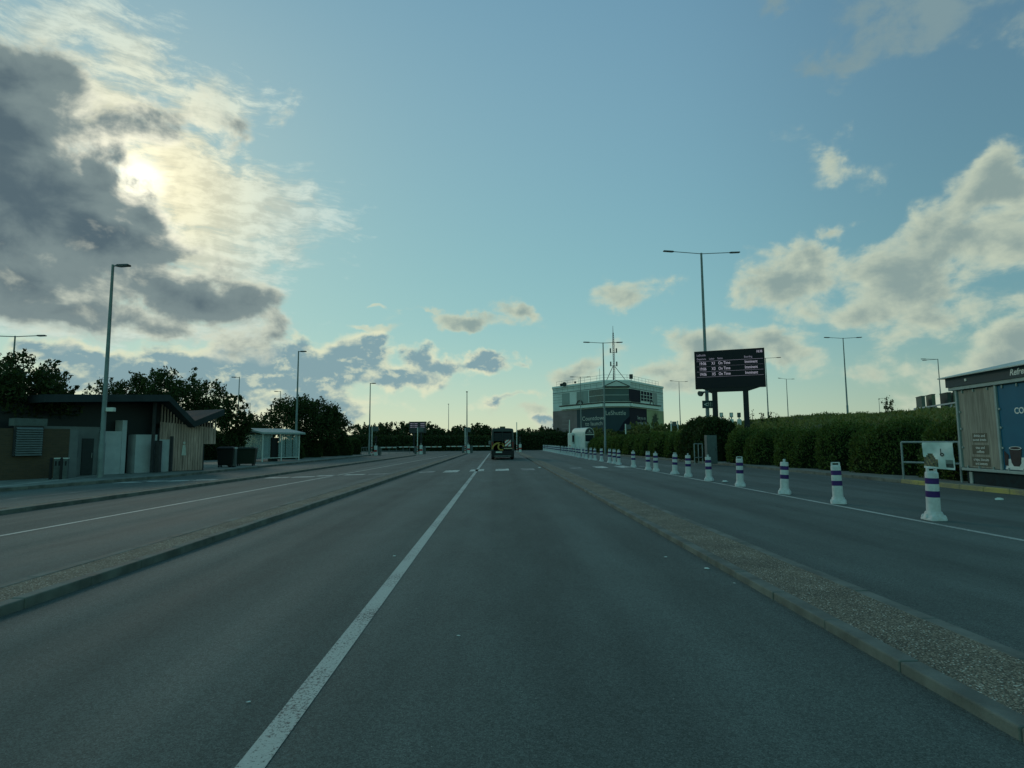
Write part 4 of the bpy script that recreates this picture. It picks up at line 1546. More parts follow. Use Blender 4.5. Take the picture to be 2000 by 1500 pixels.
for px in (1147, 1177):
    pass
# plinth and white base at the left
F[0].panel('plinth', 0, L0, .2, 1.19, M_WHITE, .004, .07)
# plant on the roof: low podium, railings, dishes
offb([Vector((20.6, 117.5)), Vector((25.8, 117.5)), Vector((25.8, 123)), Vector((20.6, 123))], ZT - .36, ZT + .12, 'roof_podium', M_SILVER)
MB().prism([F[1].pt(-.2, 12.3, .5), F[1].pt(L1_ + .2, 12.3, .5), F[1].pt(L1_ + .2, 13.35, .5), F[1].pt(-.2, 13.35, .5)], F[1].pt(0, 0, .02) - F[1].pt(0, 0, .5)).build('service_cage', M_SILVER, off)
fr = MB()
a0, a1 = F[1].pt(-.2, 12.2, .55), F[1].pt(L1_ + .2, 12.2, .55)
mid = F[1].pt(L1_ / 2, 13.4, .55)
for q in ((a0, mid), (a1, mid), (a0, a1)):
    fr.tube(q, .07, 6)
fr.build('cage_braces', M_DARK, off)
rl = MB()
ins = inset(-.9)
for i in (0, 1, 2):
    a, b = ins[i], ins[i + 1]
    n = max(2, int((b - a).length / 1.8))
    for k in range(n + 1):
        p = a.lerp(b, k / n)
        q = Vector((p.x, p.y, ZT)) - OFS
        rl.tube([q, q + Vector((0, 0, 1.15))], .025, 5)
    for z in (.6, 1.12):
        rl.tube([Vector((a.x, a.y, ZT + z)) - OFS, Vector((b.x, b.y, ZT + z)) - OFS], .025, 5)
rl.build('roof_railing', M_STEEL, off)
for px, py, s in ((1096, 752, .5), (1102, 751, .9), (1123, 747, .3)):
    d = D(px, py, 127.5 - (px - 1085) * .17) - OFS
    e = MB()
    e.tube([(d.x, d.y, ZT - OFS.z - .05), (d.x, d.y, d.z)], .06, 6)
    e.lathe([(0, .05), (.1, .3 * s + .1), (.3, .45 * s + .1), (.32, .1)], 12)
    for k in range(len(e.v) - 48, len(e.v)):
        x, y, z = e.v[k]
        e.v[k] = (d.x + x, d.y - z, d.z + y)
    e.build('dish', M_DARK, off)
d = D(1232.5, 735, 116) - OFS
MB().bx(d.x - .3, d.x + .3, d.y - .3, d.y + .3, d.z - .5, d.z + .4).build('roof_box', M_DARK, off)
MB().tube([(d.x, d.y, ZT - .1), (d.x, d.y, d.z - .5)], .06, 6).build('roof_pole', M_DARK, off)
d = D(1171, 720, 118) - OFS
MB().tube([(d.x, d.y, ZT - .1), (d.x, d.y, d.z)], .035, 5).build('whip_aerial', M_STEEL, off)

# lattice mast standing on the roof
mb_ = at(1202.3, 119.0)
mast = thing('roof_mast', 'tall slim radio mast braced on the roof of the office building', 'mast', (mb_.x, mb_.y, ZT + .12))
zb = ZT + .12
zt_ = D(1201.3, 636, 119).z - zb
zj = D(1202, 715, 119).z - zb
lat = MB()
zl = D(1202, 650, 119).z - zb
for k in range(3):
    a = 2 * math.pi * k / 3
    lat.tube([(.2 * math.cos(a), .2 * math.sin(a), 0), (.2 * math.cos(a), .2 * math.sin(a), zl * .75), (.09 * math.cos(a), .09 * math.sin(a), zl)], .045, 6)
nz = 26
for k in range(nz):
    z0, z1 = zl * k / nz, zl * (k + 1) / nz
    r0, r1 = (.2 if z0 < zl * .75 else .15), (.2 if z1 < zl * .75 else .13)
    for j in range(3):
        a, b = 2 * math.pi * j / 3, 2 * math.pi * (j + 1) / 3
        lat.tube([(r0 * math.cos(a), r0 * math.sin(a), z0), (r1 * math.cos(b), r1 * math.sin(b), z1)], .028, 4)
lat.build('lattice', M_DARK, mast)
MB().tube([(0, 0, zl - .3), (0, 0, zt_)], [.07, .03], 6).build('spike', M_DARK, mast)
for a_, z in ((0, D(1202, 685, 119).z - zb), (0, D(1202, 711, 119).z - zb)):
    for sx_ in (-1, 1):
        x = sx_ * .62
        MB().tube([(0, 0, z - .35), (x, 0, z - .35)], .04, 6).build('antenna_arm', M_DARK, mast)
        MB().bx(x - .13, x + .13, -.1, .1, z - .45, z + .5).build('antenna_panel', M_GREYBOX, mast, bevel=.02)
for sx_, ex in ((-1, -1.75), (1, 2.35)):
    MB().tube([(sx_ * .15, 0, zj), (ex, -.6, .0)], .065, 6).build('brace', M_DARK, mast)
MB().tube([(0, .2, zj), (.2, 2.2, 0)], .065, 6).build('brace', M_DARK, mast)

# ------------------------------------------------------------------ service building on the left
M_BRICK = bpy.data.materials.new('brown_brick')
M_BRICK.use_nodes = True
g_ = NG(M_BRICK.node_tree)
br = g_.new('ShaderNodeTexBrick')
tcb = g_.new('ShaderNodeTexCoord')
g_.put(br.inputs['Vector'], g_.map(tcb.outputs['Object'], rot=(R(90), 0, 0)))
for k, v in (('Color1', (.066, .044, .026, 1)), ('Color2', (.046, .034, .022, 1)), ('Mortar', (.058, .05, .04, 1))):
    br.inputs[k].default_value = v
for k, v in (('Scale', 1.0), ('Mortar Size', .006), ('Brick Width', .225), ('Row Height', .075)):
    br.inputs[k].default_value = v
nb = g_.noise(tcb.outputs['Object'], 1.2, 4.0, .6)
g_.put(M_BRICK.node_tree.nodes['Principled BSDF'].inputs['Base Color'], g_.mix(1.0, br.outputs[0], g_.mix(nb.outputs['Fac'], (.7, .7, .7, 1), (1.25, 1.2, 1.15, 1)), 'MULTIPLY'))
M_BRICK.node_tree.nodes['Principled BSDF'].inputs['Roughness'].default_value = .9

M_RENDW = mat('white_render', (.30, .33, .36, 1), .8, var=.12, scale=1.2, bump=.1)
M_RENDG = mat('grey_render', (.12, .135, .145, 1), .8, var=.15, scale=1.0, bump=.1)
M_ROOF = mat('dark_zinc', (.028, .036, .042, 1), .9, 0, var=.2, scale=1, spec=.1)
M_SOFFIT = mat('dark_soffit', (.018, .021, .025, 1), .7)


def timber(name, base, pitch):
    m = bpy.data.materials.new(name)
    m.use_nodes = True
    g = NG(m.node_tree)
    b = m.node_tree.nodes['Principled BSDF']
    t = g.new('ShaderNodeTexCoord')
    n = g.noise(g.map(t.outputs['Object'], scale=(1, 1, .06)), 16.0, 5.0, .6)
    n2_ = g.noise(g.map(t.outputs['Object'], scale=(1, 1, .25)), 2.2, 4.0, .6)
    c = g.mix(g.rng(n.outputs['Fac'], .3, .7), tuple(x * .7 for x in base), tuple(x * 1.25 for x in base))
    c = g.mix(1.0, c, g.mix(g.rng(n2_.outputs['Fac'], .25, .75), (.68, .68, .67, 1), (1.2, 1.2, 1.2, 1)), 'MULTIPLY')
    g.put(b.inputs['Base Color'], c)
    b.inputs['Roughness'].default_value = .8
    return m


M_TIMBER = timber('weathered_timber', (.30, .205, .18), .12)

_a, _c = D(307, 900, 31.2), D(420, 880, 33.6)
A_ = Vector((_a.x, _a.y))
LD_ = Vector((-18.3 + 20.9, 31.2 - 26.2)).normalized()      # along the front, left end -> corner
C_ = Vector((_c.x, _c.y))
TD = (C_ - A_).normalized()
ZP = .12
sb = thing('service_building', 'low service building with butterfly roof, white walls and timber cladding', 'building', (A_.x, A_.y, ZP))


def loc2(p, z):
    return Vector((p.x - A_.x, p.y - A_.y, z - ZP))


class Wall2:
    def __init__(self, a, d):
        self.a, self.d = a, d
        self.n = Vector((d.y, -d.x))

    def pt(self, s, z, e=0.0):
        p = self.a + self.d * s + self.n * e
        return loc2(p, z)

    def block(self, s0, s1, z0, z1, e0, e1):
        return MB().prism([self.pt(s0, z0, e0), self.pt(s1, z0, e0), self.pt(s1, z1, e0), self.pt(s0, z1, e0)], self.pt(0, 0, e1) - self.pt(0, 0, e0))


WF = Wall2(A_, LD_)                                        # s negative towards the camera-left end
WT = Wall2(A_, TD)
LT = (C_ - A_).length
base_n = WF.n
# front: dark upper storey set back, grey and white lower walls
WF.block(-7.2, .7, ZP, 3.7, -5.0, -.75).build('dark_wall', mat('dark_upper_wall', (.014, .018, .022, 1), .5), sb)
WF.block(-5.2, -2.72, ZP, 2.4, -.74, -.3).build('grey_wall', M_RENDG, sb)
gd = WF.block(-3.46, -2.96, ZP + .02, 1.85, -.298, -.26).build('door', mat('dark_door', (.018, .024, .028, 1), .45), sb)
hp = WF.pt(-3.04, 1.05, -.24)
MB().tube([hp + Vector((0, 0, -.12)), hp + Vector((0, 0, .12))], .02, 6).build('handle', M_STEEL, gd)
WF.block(-3.75, -3.62, 1.0, 1.3, -.299, -.28).build('notice', M_GREYBOX, sb)
WF.block(-2.7, -1.78, ZP, 2.2, -.74, -.12).build('white_wall', M_RENDW, sb)
WF.block(-1.778, -1.56, ZP, 2.75, -.7, -.1).build('white_pier', M_RENDW, sb)
WF.block(-1.12, -.02, ZP, 2.05, -.7, -.05).build('white_wall', M_RENDW, sb)
WF.block(-4.6, -3.5, 2.75, 3.25, -.749, -.72).build('window', M_VGLASS, sb)
cm = WF.pt(-3.1, 3.0, -.6)
# timber side
ZTB, ZTE = 2.72, 2.42
nb_ = 22
tb = MB()
for k in range(nb_):
    s0, s1 = .05 + (LT - .05) * k / nb_, .05 + (LT - .05) * (k + 1) / nb_ - .018
    zt0 = ZTB + (ZTE - ZTB) * k / nb_
    zlow = ZP + .02 if s1 < LT * .80 else 1.55
    tb.prism([WT.pt(s0, zlow, .0), WT.pt(s1, zlow, .0), WT.pt(s1, zt0, .0), WT.pt(s0, zt0, .0)], WT.pt(0, 0, .03 + .012 * (k % 2)) - WT.pt(0, 0, 0))
tw = tb.build('timber_cladding', M_TIMBER, sb)
WT.block(0, LT * .80, ZP, 2.4, -1.2, -.004).build('side_wall', M_SOFFIT, sb)
WT.block(LT * .80, LT, 1.7, 2.4, -1.2, -.004).build('side_wall', M_SOFFIT, sb)
WT.block(.02, .52, ZP + .01, 1.8, .05, .12).build('white_wall', M_RENDW, sb)
# symbol on the timber: a standing-figure pictogram
pg = MB()
for (s, z, rr) in ((LT * .43, 1.62, .07),):
    pg.prism([WT.pt(s + rr * math.cos(2 * math.pi * k / 12), z + rr * math.sin(2 * math.pi * k / 12), .05) for k in range(12)], WT.pt(0, 0, .056) - WT.pt(0, 0, .05))
pg.prism([WT.pt(LT * .43 - .12, .95, .05), WT.pt(LT * .43 + .12, .95, .05), WT.pt(LT * .43 + .07, 1.5, .05), WT.pt(LT * .43 - .07, 1.5, .05)], WT.pt(0, 0, .056) - WT.pt(0, 0, .05))
pg.build('pictogram', M_TEXTP, tw)
# two dark posts before the corner
for s, e, h in ((-.45, .28, 3.9), (.6, .16, 1.85)):
    q = (WF if s < 0 else WT).pt(s, ZP, e)
    MB().bx(q.x - .06, q.x + .06, q.y - .06, q.y + .06, 0, h).build('post', M_DARK, sb)
q = WF.pt(-.2, ZP, .32)
MB().bx(q.x - .12, q.x + .16, q.y - .1, q.y + .1, 0, 1.62).build('pillar_box', M_DARK, sb, bevel=.02)
# roof: eave line left, then the V
K0 = A_ + LD_ * -5.6 + base_n * .75
K = A_ + LD_ * .0 + base_n * .75
V_ = A_ + TD * (LT * .52) + WT.n * .55
Q = A_ + TD * (LT * 1.07) + WT.n * .45


def zpx(p, py):
    """height of the point above plan point p seen at photograph row py"""
    d = Vector((p.x, p.y))
    px = 1000
    for _ in range(30):
        r = D(px, py, p.y)
        px += (p.x - r.x) * F_PX / p.y * .9
    return D(px, py, p.y).z


zK0, zK, zV, zQ = zpx(K0, 770), zpx(K, 771), zpx(V_, 822), zpx(Q, 799)
bk = -base_n * 6.5
edge_ = [(K0, zK0), (K, zK), (V_, zV), (Q, zQ)]
TH = .34
for (a, za), (b, zb_) in zip(edge_[:-1], edge_[1:]):
    r = MB()
    bk3 = Vector((bk.x, bk.y, 0))
    p0, p1 = loc2(a, za), loc2(b, zb_)
    dn = Vector((0, 0, -TH))
    r.rings([[p0, p1, p1 + dn, p0 + dn], [p0 + bk3, p1 + bk3, p1 + bk3 + dn, p0 + bk3 + dn]])
    r.build('roof', M_ROOF, sb)
# louvre slats between timber and roof
sl = MB()
ns = 20
for k in range(ns):
    s = .12 + (LT * 1.0 - .15) * k / (ns - 1)
    zt0 = ZTB + (ZTE - ZTB) * s / LT
    u = s / (LT * .52)
    zr = zK + (zV - zK) * u if u < 1 else zV + (zQ - zV) * (s - LT * .52) / (LT * .55)
    sl.prism([WT.pt(s - .026, zt0, -.06), WT.pt(s + .026, zt0, -.06), WT.pt(s + .026, zr - TH, -.06), WT.pt(s - .026, zr - TH, -.06)], WT.pt(0, 0, .02) - WT.pt(0, 0, -.06))
sl.build('louvre_slats', M_TIMBER, sb)
MB().prism([WT.pt(0.0, ZTB - .1, -.35), WT.pt(LT, ZTE - .1, -.35), WT.pt(LT, zV - TH - .05 + (zQ - zV) * .5, -.35), WT.pt(LT * .52, zV - TH - .03, -.35), WT.pt(0, zK - TH - .05, -.35)], WT.pt(0, 0, -.4) - WT.pt(0, 0, -.35)).build('back_panel', M_SOFFIT, sb)
fl = WF.pt(-3.4, 3.02, .0)

# brick enclosure with louvred vent
w0, w1 = G(-160, 946, .12), G(131, 932, .12)
bdv = Vector((w1.x - w0.x, w1.y - w0.y))
bl = bdv.length
bw_ = thing('brick_wall', 'brown brick enclosure wall with a louvred metal vent at the left edge', 'wall', (w0.x, w0.y, .12), math.atan2(bdv.y, bdv.x))
hb2 = D(60, 836, 25).z - .12
MB().bx(0, bl, 0, .35, 0, hb2).build('brickwork', M_BRICK, bw_)
MB().bx(bl + .004, bl + .35, .02, 2.5, 0, hb2 - .05).build('return_wall', M_RENDG, bw_)
x0, x1 = bl * (10 + 160) / 291, bl * (65 + 160) / 291
zl0, zl1 = D(40, 889, 24.9).z - .12, D(40, 832, 24.9).z - .12
MB().bx(x0 - .05, x1 + .05, -.12, -.004, zl0 - .05, zl1 + .02).build('vent_frame', M_DARK, bw_)
lv = MB()
nl = 12
for k in range(nl):
    z = zl0 + (zl1 - zl0) * k / nl
    lv.prism([(x0, -.125, z + .03), (x0, -.125, z + .06), (x0, -.22, z), (x0, -.22, z - .03)], (x1 - x0, 0, 0))
lv.build('vent_louvres', mat('louvre_grey', (.11, .135, .15, 1), .5, 0), bw_)
MB().bx(x0 - .1, x1 + .15, -.16, .37, zl1 + .024, zl1 + .34).build('coping', M_GREYBOX, bw_)

# bins beside the brick wall
for px, lab in ((112, 'grey litter bin with a pale lid, left of the pair by the brick wall'), (124.5, 'grey litter bin with a pale lid, right of the pair by the brick wall')):
    p = G(px, 935, .12)
    t = thing('litter_bin', lab, 'bin', (p.x, p.y, .12), R(25), 'litter bins by the brick wall')
    MB().bx(-.13, .13, -.14, .14, 0, .84).build('bin_body', M_GREYBOX, t, bevel=.012)
    MB().bx(-.14, .14, -.15, .15, .843, .885).build('lid', M_WHITE, t, bevel=.01)
    for k in (-.06, .06):
        MB().bx(k - .03, k + .03, -.144, -.141, .55, .75).build('slot', M_BLACK, t)
for px, lab in ((97.5, 'slim black post left of the two litter bins'), (118, 'slim black post between the two litter bins')):
    p = G(px, 936.5, .12)
    t = thing('black_post', lab, 'post', (p.x, p.y, .12))
    MB().tube([(0, 0, 0), (0, 0, .86)], .05, 10).build('shaft', M_BLACK, t)
    MB().tube([(0, 0, .862), (0, 0, .9)], [.055, .03], 10).build('cap', M_BLACK, t)

# waste containers and grey bin by the timber wall
for px, py, w_, h, m, lab in ((434, 913, .95, 1.1, mat('black_plastic', (.007, .009, .010, 1), .6), 'black wheeled waste container beside the timber wall'),
                              (474, 910, 1.25, 1.05, mat('dark_green_plastic', (.009, .017, .012, 1), .6), 'dark green waste container left of the glass shelter')):
    p = G(px, py, .12)
    t = thing('waste_container', lab, 'waste container', (p.x, p.y + .5, .12), R(12))
    MB().rings([[(x * w_ * k, y * .8 * k, z) for x, y in ((-.5, -.5), (.5, -.5), (.5, .5), (-.5, .5))] for z, k in ((.12, .85), (h, 1.0))]).build('bin_body', m, t, bevel=.03)
    MB().rings([[(x * w_ * k, y * .86 * k, z) for x, y in ((-.5, -.5), (.5, -.5), (.5, .5), (-.5, .5))] for z, k in ((h + .003, 1.04), (h + .1, .98), (h + .16, .7))]).build('lid', m, t, bevel=.02)
    for sx_ in (-1, 1):
        for sy_ in (-1, 1):
            MB().tube([(sx_ * w_ * .36 - .03, sy_ * .28, .1), (sx_ * w_ * .36 + .03, sy_ * .28, .1)], .1, 12).build('wheel', M_BLACK, t)
p = G(453, 912, .12)
t = thing('litter_bin', 'tall grey litter bin with a white top edge between the waste containers', 'bin', (p.x, p.y, .12), R(10))
MB().bx(-.22, .22, -.2, .2, .06, 1.12).build('bin_body', M_GREYBOX, t, bevel=.02)
MB().bx(-.24, .24, -.22, .22, 1.123, 1.2).build('lid', M_WHITE, t, bevel=.02)
MB().bx(-.18, .18, -.18, .18, 0, .057).build('foot', M_BLACK, t)

# ------------------------------------------------------------------ glass shelter
s0_ = G(512, 902, .12)
s1_ = G(549, 901, .12)
sh = thing('glass_shelter', 'glazed shelter with pale curved roof beside the waste containers', 'shelter', (s0_.x, s0_.y, .12), R(60))
# local x along the road side away from the camera, y away from the road
sw, sd, hs = 3.6, 3.4, 2.3
M_GLS = glass_mat('shelter_glass', (.30, .40, .42), .38)
pg_ = ((0, 0), (sw, 0), (0, sd), (sw, sd), (sw * .5, 0))
for x, y in pg_:
    MB().bx(x - .04, x + .04, y - .04, y + .04, 0, hs).build('post', M_SILVER, sh)
rf = MB()
rf.rings([[(-.35, y, z) for y, z in ((-.35, hs + .02), (sd * .5, hs + .38), (sd + .3, hs + .1), (sd + .3, hs + .03), (sd * .5, hs + .3), (-.35, hs - .12))], [(sw + .35, y, z) for y, z in ((-.35, hs + .02), (sd * .5, hs + .38), (sd + .3, hs + .1), (sd + .3, hs + .03), (sd * .5, hs + .3), (-.35, hs - .12))]])
rf.build('roof', mat('pale_roof_sheet', (.24, .29, .29, 1), .8, 0, spec=.15), sh)
for k in range(5):
    if k in (1,):
        continue
    MB().bx(.08 + k * sw / 5, (k + 1) * sw / 5, -.012, .012, .3, hs - .15).build('glass_pane', M_GLS, sh)
for k in range(3):
    MB().bx(-.012, .012, .08 + k * sd / 3, (k + 1) * sd / 3, .3, hs - .15).build('glass_pane', M_GLS, sh)
MB().bx(.0, sw, sd - .012, sd + .012, .3, hs - .15).build('glass_pane', M_GLS, sh)
rr = MB()
for z in (.28, hs - .12):
    rr.bx(.042, sw - .042, -.03, .03, z - .03, z + .03)
rr.build('frame_rail', M_SILVER, sh)
MB().bx(1.0, 1.6, .15, .6, 0, 1.9).build('ticket_machine', M_BLACK, sh, bevel=.02)
MB().bx(.3, sw - .3, sd - .7, sd - .3, .42, .48).build('bench', M_DARK, sh)

# ------------------------------------------------------------------ coffee kiosk on the right
kr = math.atan2(-2.76, -.40)
KX0 = D(1882, 900, 19.0)
ks = thing('coffee_kiosk', 'refreshment kiosk with wood-print and blue coffee panels at the right edge', 'kiosk', (KX0.x, KX0.y, .12), kr)
# local x along the front towards the camera; local -y points to ... the road is at local -y after this turn
KL, KD = 5.2, 3.0
zpb, zpt, zf = .47, 3.02, 3.44
M_KFR = mat('kiosk_frame_grey', (.20, .25, .25, 1), .6, 0, var=.1)
M_KFAS = mat('kiosk_fascia', (.026, .046, .054, 1), .7, var=.12, scale=1)
M_WOODP = timber('wood_print', (.165, .165, .14), .2)
M_KBLUE = bpy.data.materials.new('blue_panel')
M_KBLUE.use_nodes = True
g_ = NG(M_KBLUE.node_tree)
tk = g_.new('ShaderNodeTexCoord')
nk = g_.noise(tk.outputs['Object'], 2.2, 5.0, .6)
sk = g_.new('ShaderNodeSeparateXYZ')
g_.put(sk.inputs[0], tk.outputs['Object'])
cl_ = g_.mix(nk.outputs['Fac'], (.003, .062, .115, 1), (.006, .098, .165, 1))
g_.put(M_KBLUE.node_tree.nodes['Principled BSDF'].inputs['Base Color'], cl_)
M_KBLUE.node_tree.nodes['Principled BSDF'].inputs['Roughness'].default_value = .6
M_KBLUE.node_tree.nodes['Principled BSDF'].inputs['Specular IOR Level'].default_value = .15
YS = -1.0


def kb(x0, x1, y0, y1, z0, z1, name, m, parent=ks, bevel=0.0):
    """y counted outwards (towards the road) from the front face"""
    return MB().bx(x0, x1, min(-y0 * -YS, -y1 * -YS), max(-y0 * -YS, -y1 * -YS), z0, z1).build(name, m, parent, bevel=bevel)


kb(.05, KL, -KD, -.05, 0.0, zpb - .06, 'plinth', mat('dark_teal_plinth', (.008, .018, .022, 1), .8, var=.3, spec=.1), ks)
kb(.02, KL, -KD, -.02, zpb - .058, zpt, 'wall', M_KFAS)
kb(-.06, KL, -.02, .05, zpb - .06, zpb + .03, 'sill_rail', M_KFR, bevel=.01)
kb(-.35, KL, -.02, .10, zpt - .002, zpt + .11, 'head_rail', M_KFR, bevel=.01)
for x in (-.05, 1.82, 3.66):
    kb(x - .045, x + .045, -.018, .06, zpb + .032, zpt - .004, 'mullion', M_KFR, bevel=.01)
kb(.2, .34, -.3, -.02, .0, zpb - .1, 'leg', M_KFR)
wp = kb(.0, 1.77, -.015, .012, zpb + .05, zpt - .03, 'wood_panel', M_WOODP)
bpn = kb(1.87, 3.61, -.015, .012, zpb + .05, zpt - .03, 'blue_panel', M_KBLUE)
kb(3.71, 5.15, -.015, .012, zpb + .05, zpt - .03, 'wood_panel', M_WOODP)
for x in (.25, .8, 1.45, 2.1, 2.7, 3.3):
    for z in (zpb + .06, zpt - .07):
        MB().box((x, -.03, z), (.035, .03, .09)).build('panel_clip', M_KFR, ks)
for x in (.06, 1.92):
    for z in (1.15, 1.75, 2.3):
        MB().box((x, -.03, z), (.06, .03, .06)).build('panel_clip', M_KFR, ks)
fa = kb(-.42, KL, -.02, .13, zpt + .112, zf, 'fascia', M_KFAS)
kb(.62, .7, .131, .15, zpt + .24, zpt + .32, 'fascia_light', M_WHITE, fa)
rfk = MB()
rfk.rings([[(-.62, -.26, zf), (KL, -.26, zf), (KL, KD + .3, zf), (-.62, KD + .3, zf)], [(-.62, -.26, zf + .035), (KL, -.26, zf + .035), (KL, KD + .3, zf + .035), (-.62, KD + .3, zf + .035)],
           [(1.3, KD * .5, zf + .46), (KL, KD * .5, zf + .46), (KL, KD * .5 + .1, zf + .46), (1.3, KD * .5 + .1, zf + .46)]])
rfk.build('roof', mat('kiosk_roof_sheet', (.36, .40, .39, 1), .6, 0, var=.15, scale=1), ks)
M_TXK = mat('kiosk_lettering', (.52, .54, .53, 1), .5)
text('lettering', 'Refreshments', .25, M_TXK, fa, (2.62, -.134, zpt + .2), shear=.25, bold=.004)
text('lettering', 'COFFEE', .25, M_TXK, bpn, (2.5, -.016, 2.13), bold=.004)
for k, s in enumerate(('drinks and\nsweet treats', 'teas and\ncoffees', 'crisps, biscuits\nand sweets')):
    z = 1.45 - k * .37
    bpq = kb(.56 - .05 * k, 1.26 + .03 * k, .0125, .0155, z - .14, z + .15, 'print_patch', mat('brown_patch', (.085, .082, .064, 1), .8), wp)
    text('lettering', s, .125, M_TXK, wp, (.9, -.019, z + .03), align='CENTER', ext=.001)
# picture at the foot of the blue panel: dark fruit-like shapes over a white cloth
pic = MB()
pic.cur = 0
zc_ = zpb + .06
pic.prism([(1.95, -.0165, zc_), (3.6, -.0165, zc_), (3.6, -.0165, zc_ + .34), (2.6, -.0165, zc_ + .36), (2.1, -.0165, zc_ + .3)], (0, -.003, 0))
pic.cur = 1
pic.prism([(2.16, -.0205, zc_ + .62), (2.22, -.0205, zc_ + .2), (2.3, -.0205, zc_ + .1), (2.52, -.0205, zc_ + .1), (2.6, -.0205, zc_ + .2), (2.66, -.0205, zc_ + .62)], (0, -.002, 0))
pic.prism([(1.94, -.0205, zc_ + .12), (2.08, -.0205, zc_ + .1), (2.12, -.0205, zc_ + .42), (1.94, -.0205, zc_ + .55)], (0, -.002, 0))
pic.prism([(2.75, -.0205, zc_ + .3), (3.0, -.0205, zc_ + .22), (3.45, -.0205, zc_ + .3), (3.5, -.0205, zc_ + .75), (2.9, -.0205, zc_ + .7)], (0, -.002, 0))
pic.cur = 0
pic.prism([(2.41 + .25 * math.cos(2 * math.pi * k / 20), -.0235, zc_ + .62 + .05 * math.sin(2 * math.pi * k / 20)) for k in range(20)], (0, -.0015, 0))
pic.cur = 1
pic.prism([(2.41 + .21 * math.cos(2 * math.pi * k / 20), -.0255, zc_ + .62 + .036 * math.sin(2 * math.pi * k / 20)) for k in range(20)], (0, -.0015, 0))
pic.build('picture', [mat('print_white', (.42, .47, .48, 1), .6), mat('print_dark', (.012, .014, .017, 1), .6, var=.5, scale=5)], bpn)

# railing beside the kiosk, with a banner tied on
ra, rb = D(1765, 930, 21.0), D(1878, 930, 19.3)
ra, rb = Vector((ra.x, ra.y)), Vector((rb.x, rb.y))
gr = rail('guard_rail', 'grey tube guard rail beside the coffee kiosk', (ra.x, ra.y, .12), (rb.x, rb.y, .12), 1.32, 1, M_STEEL, .036, (1.0, .46))
dn_ = (rb - ra)
ln3 = dn_.length
MB().tube([(ln3 * .44, 0, -.05), (ln3 * .44, 0, 1.3)], .02, 8).build('post', M_STEEL, gr)
bn = thing('banner', 'creased white banner with food photos tied to the guard rail', 'banner', (ra.x, ra.y, .12), math.atan2(dn_.y, dn_.x))
bx0, bx1, bz0_, bz1_ = ln3 * .40, ln3 * .92, .44, 1.31
mb4 = MB()
nu, nv = 22, 14
for i in range(nu + 1):
    for j in range(nv + 1):
        u, v = i / nu, j / nv
        x = bx0 + (bx1 - bx0) * u
        z = bz0_ + (bz1_ - bz0_) * v - .05 * u * (1 - v)
        y = -.05 - .035 * math.sin(6 * (u - v * .9)) * (1 - .5 * v) - .02 * abs(math.sin(9 * (u + v)))
        mb4.v.append((x, y, z))
for i in range(nu):
    for j in range(nv):
        a = i * (nv + 1) + j
        u, v = (i + .5) / nu, (j + .5) / nv
        mb4.f.append((a, a + nv + 1, a + nv + 2, a + 1))
        k = 0
        if v < .55 and u < .5 and v < .62 - abs(u - .22) * 1.1 and v > .06:
            k = 1 if (i + j) % 3 else 2
        elif v < .36 and .72 < u < .97 and v > .08:
            k = 2 if v < .25 else 3
        mb4.mi.append(k)
mb4.build('sheet', [mat('banner_white', (.50, .53, .53, 1), .5, var=.1, scale=3), mat('banner_brown', (.13, .11, .06, 1), .6, var=.5, scale=14), mat('banner_dark', (.05, .055, .055, 1), .6, var=.5, scale=14), mat('banner_grey', (.2, .21, .21, 1), .6)], bn, smooth=True)
xl = bx0 + (bx1 - bx0) * .62
lg = MB()
lg.bx(xl - .012, xl + .012, -.115, -.109, .86, 1.1)
for k in range(12):
    t0, t1 = 2 * math.pi * k / 12, 2 * math.pi * (k + 1) / 12
    lg.quad(*[(xl + .035 + r * math.cos(t), -.113, .9 + r * math.sin(t)) for r, t in ((.03, t0), (.03, t1), (.062, t1), (.062, t0))])
lg.build('emblem', M_BLACK, bn)
for x in (bx0, bx1):
    MB().tube([(x, -.045, 1.28), (x, .0, 1.36), (x, .045, 1.3)], .006, 5).build('tie', M_WHITE, bn)
# gate frame by the cabinet
ga = G(1357, 905, .12)
rail('guard_rail', 'small steel rail frame left of the grey cabinet', (ga.x, ga.y, .12), (ga.x + .62, ga.y + .3, .12), 1.22, 2, M_STEEL, .03, (1.0, .3))

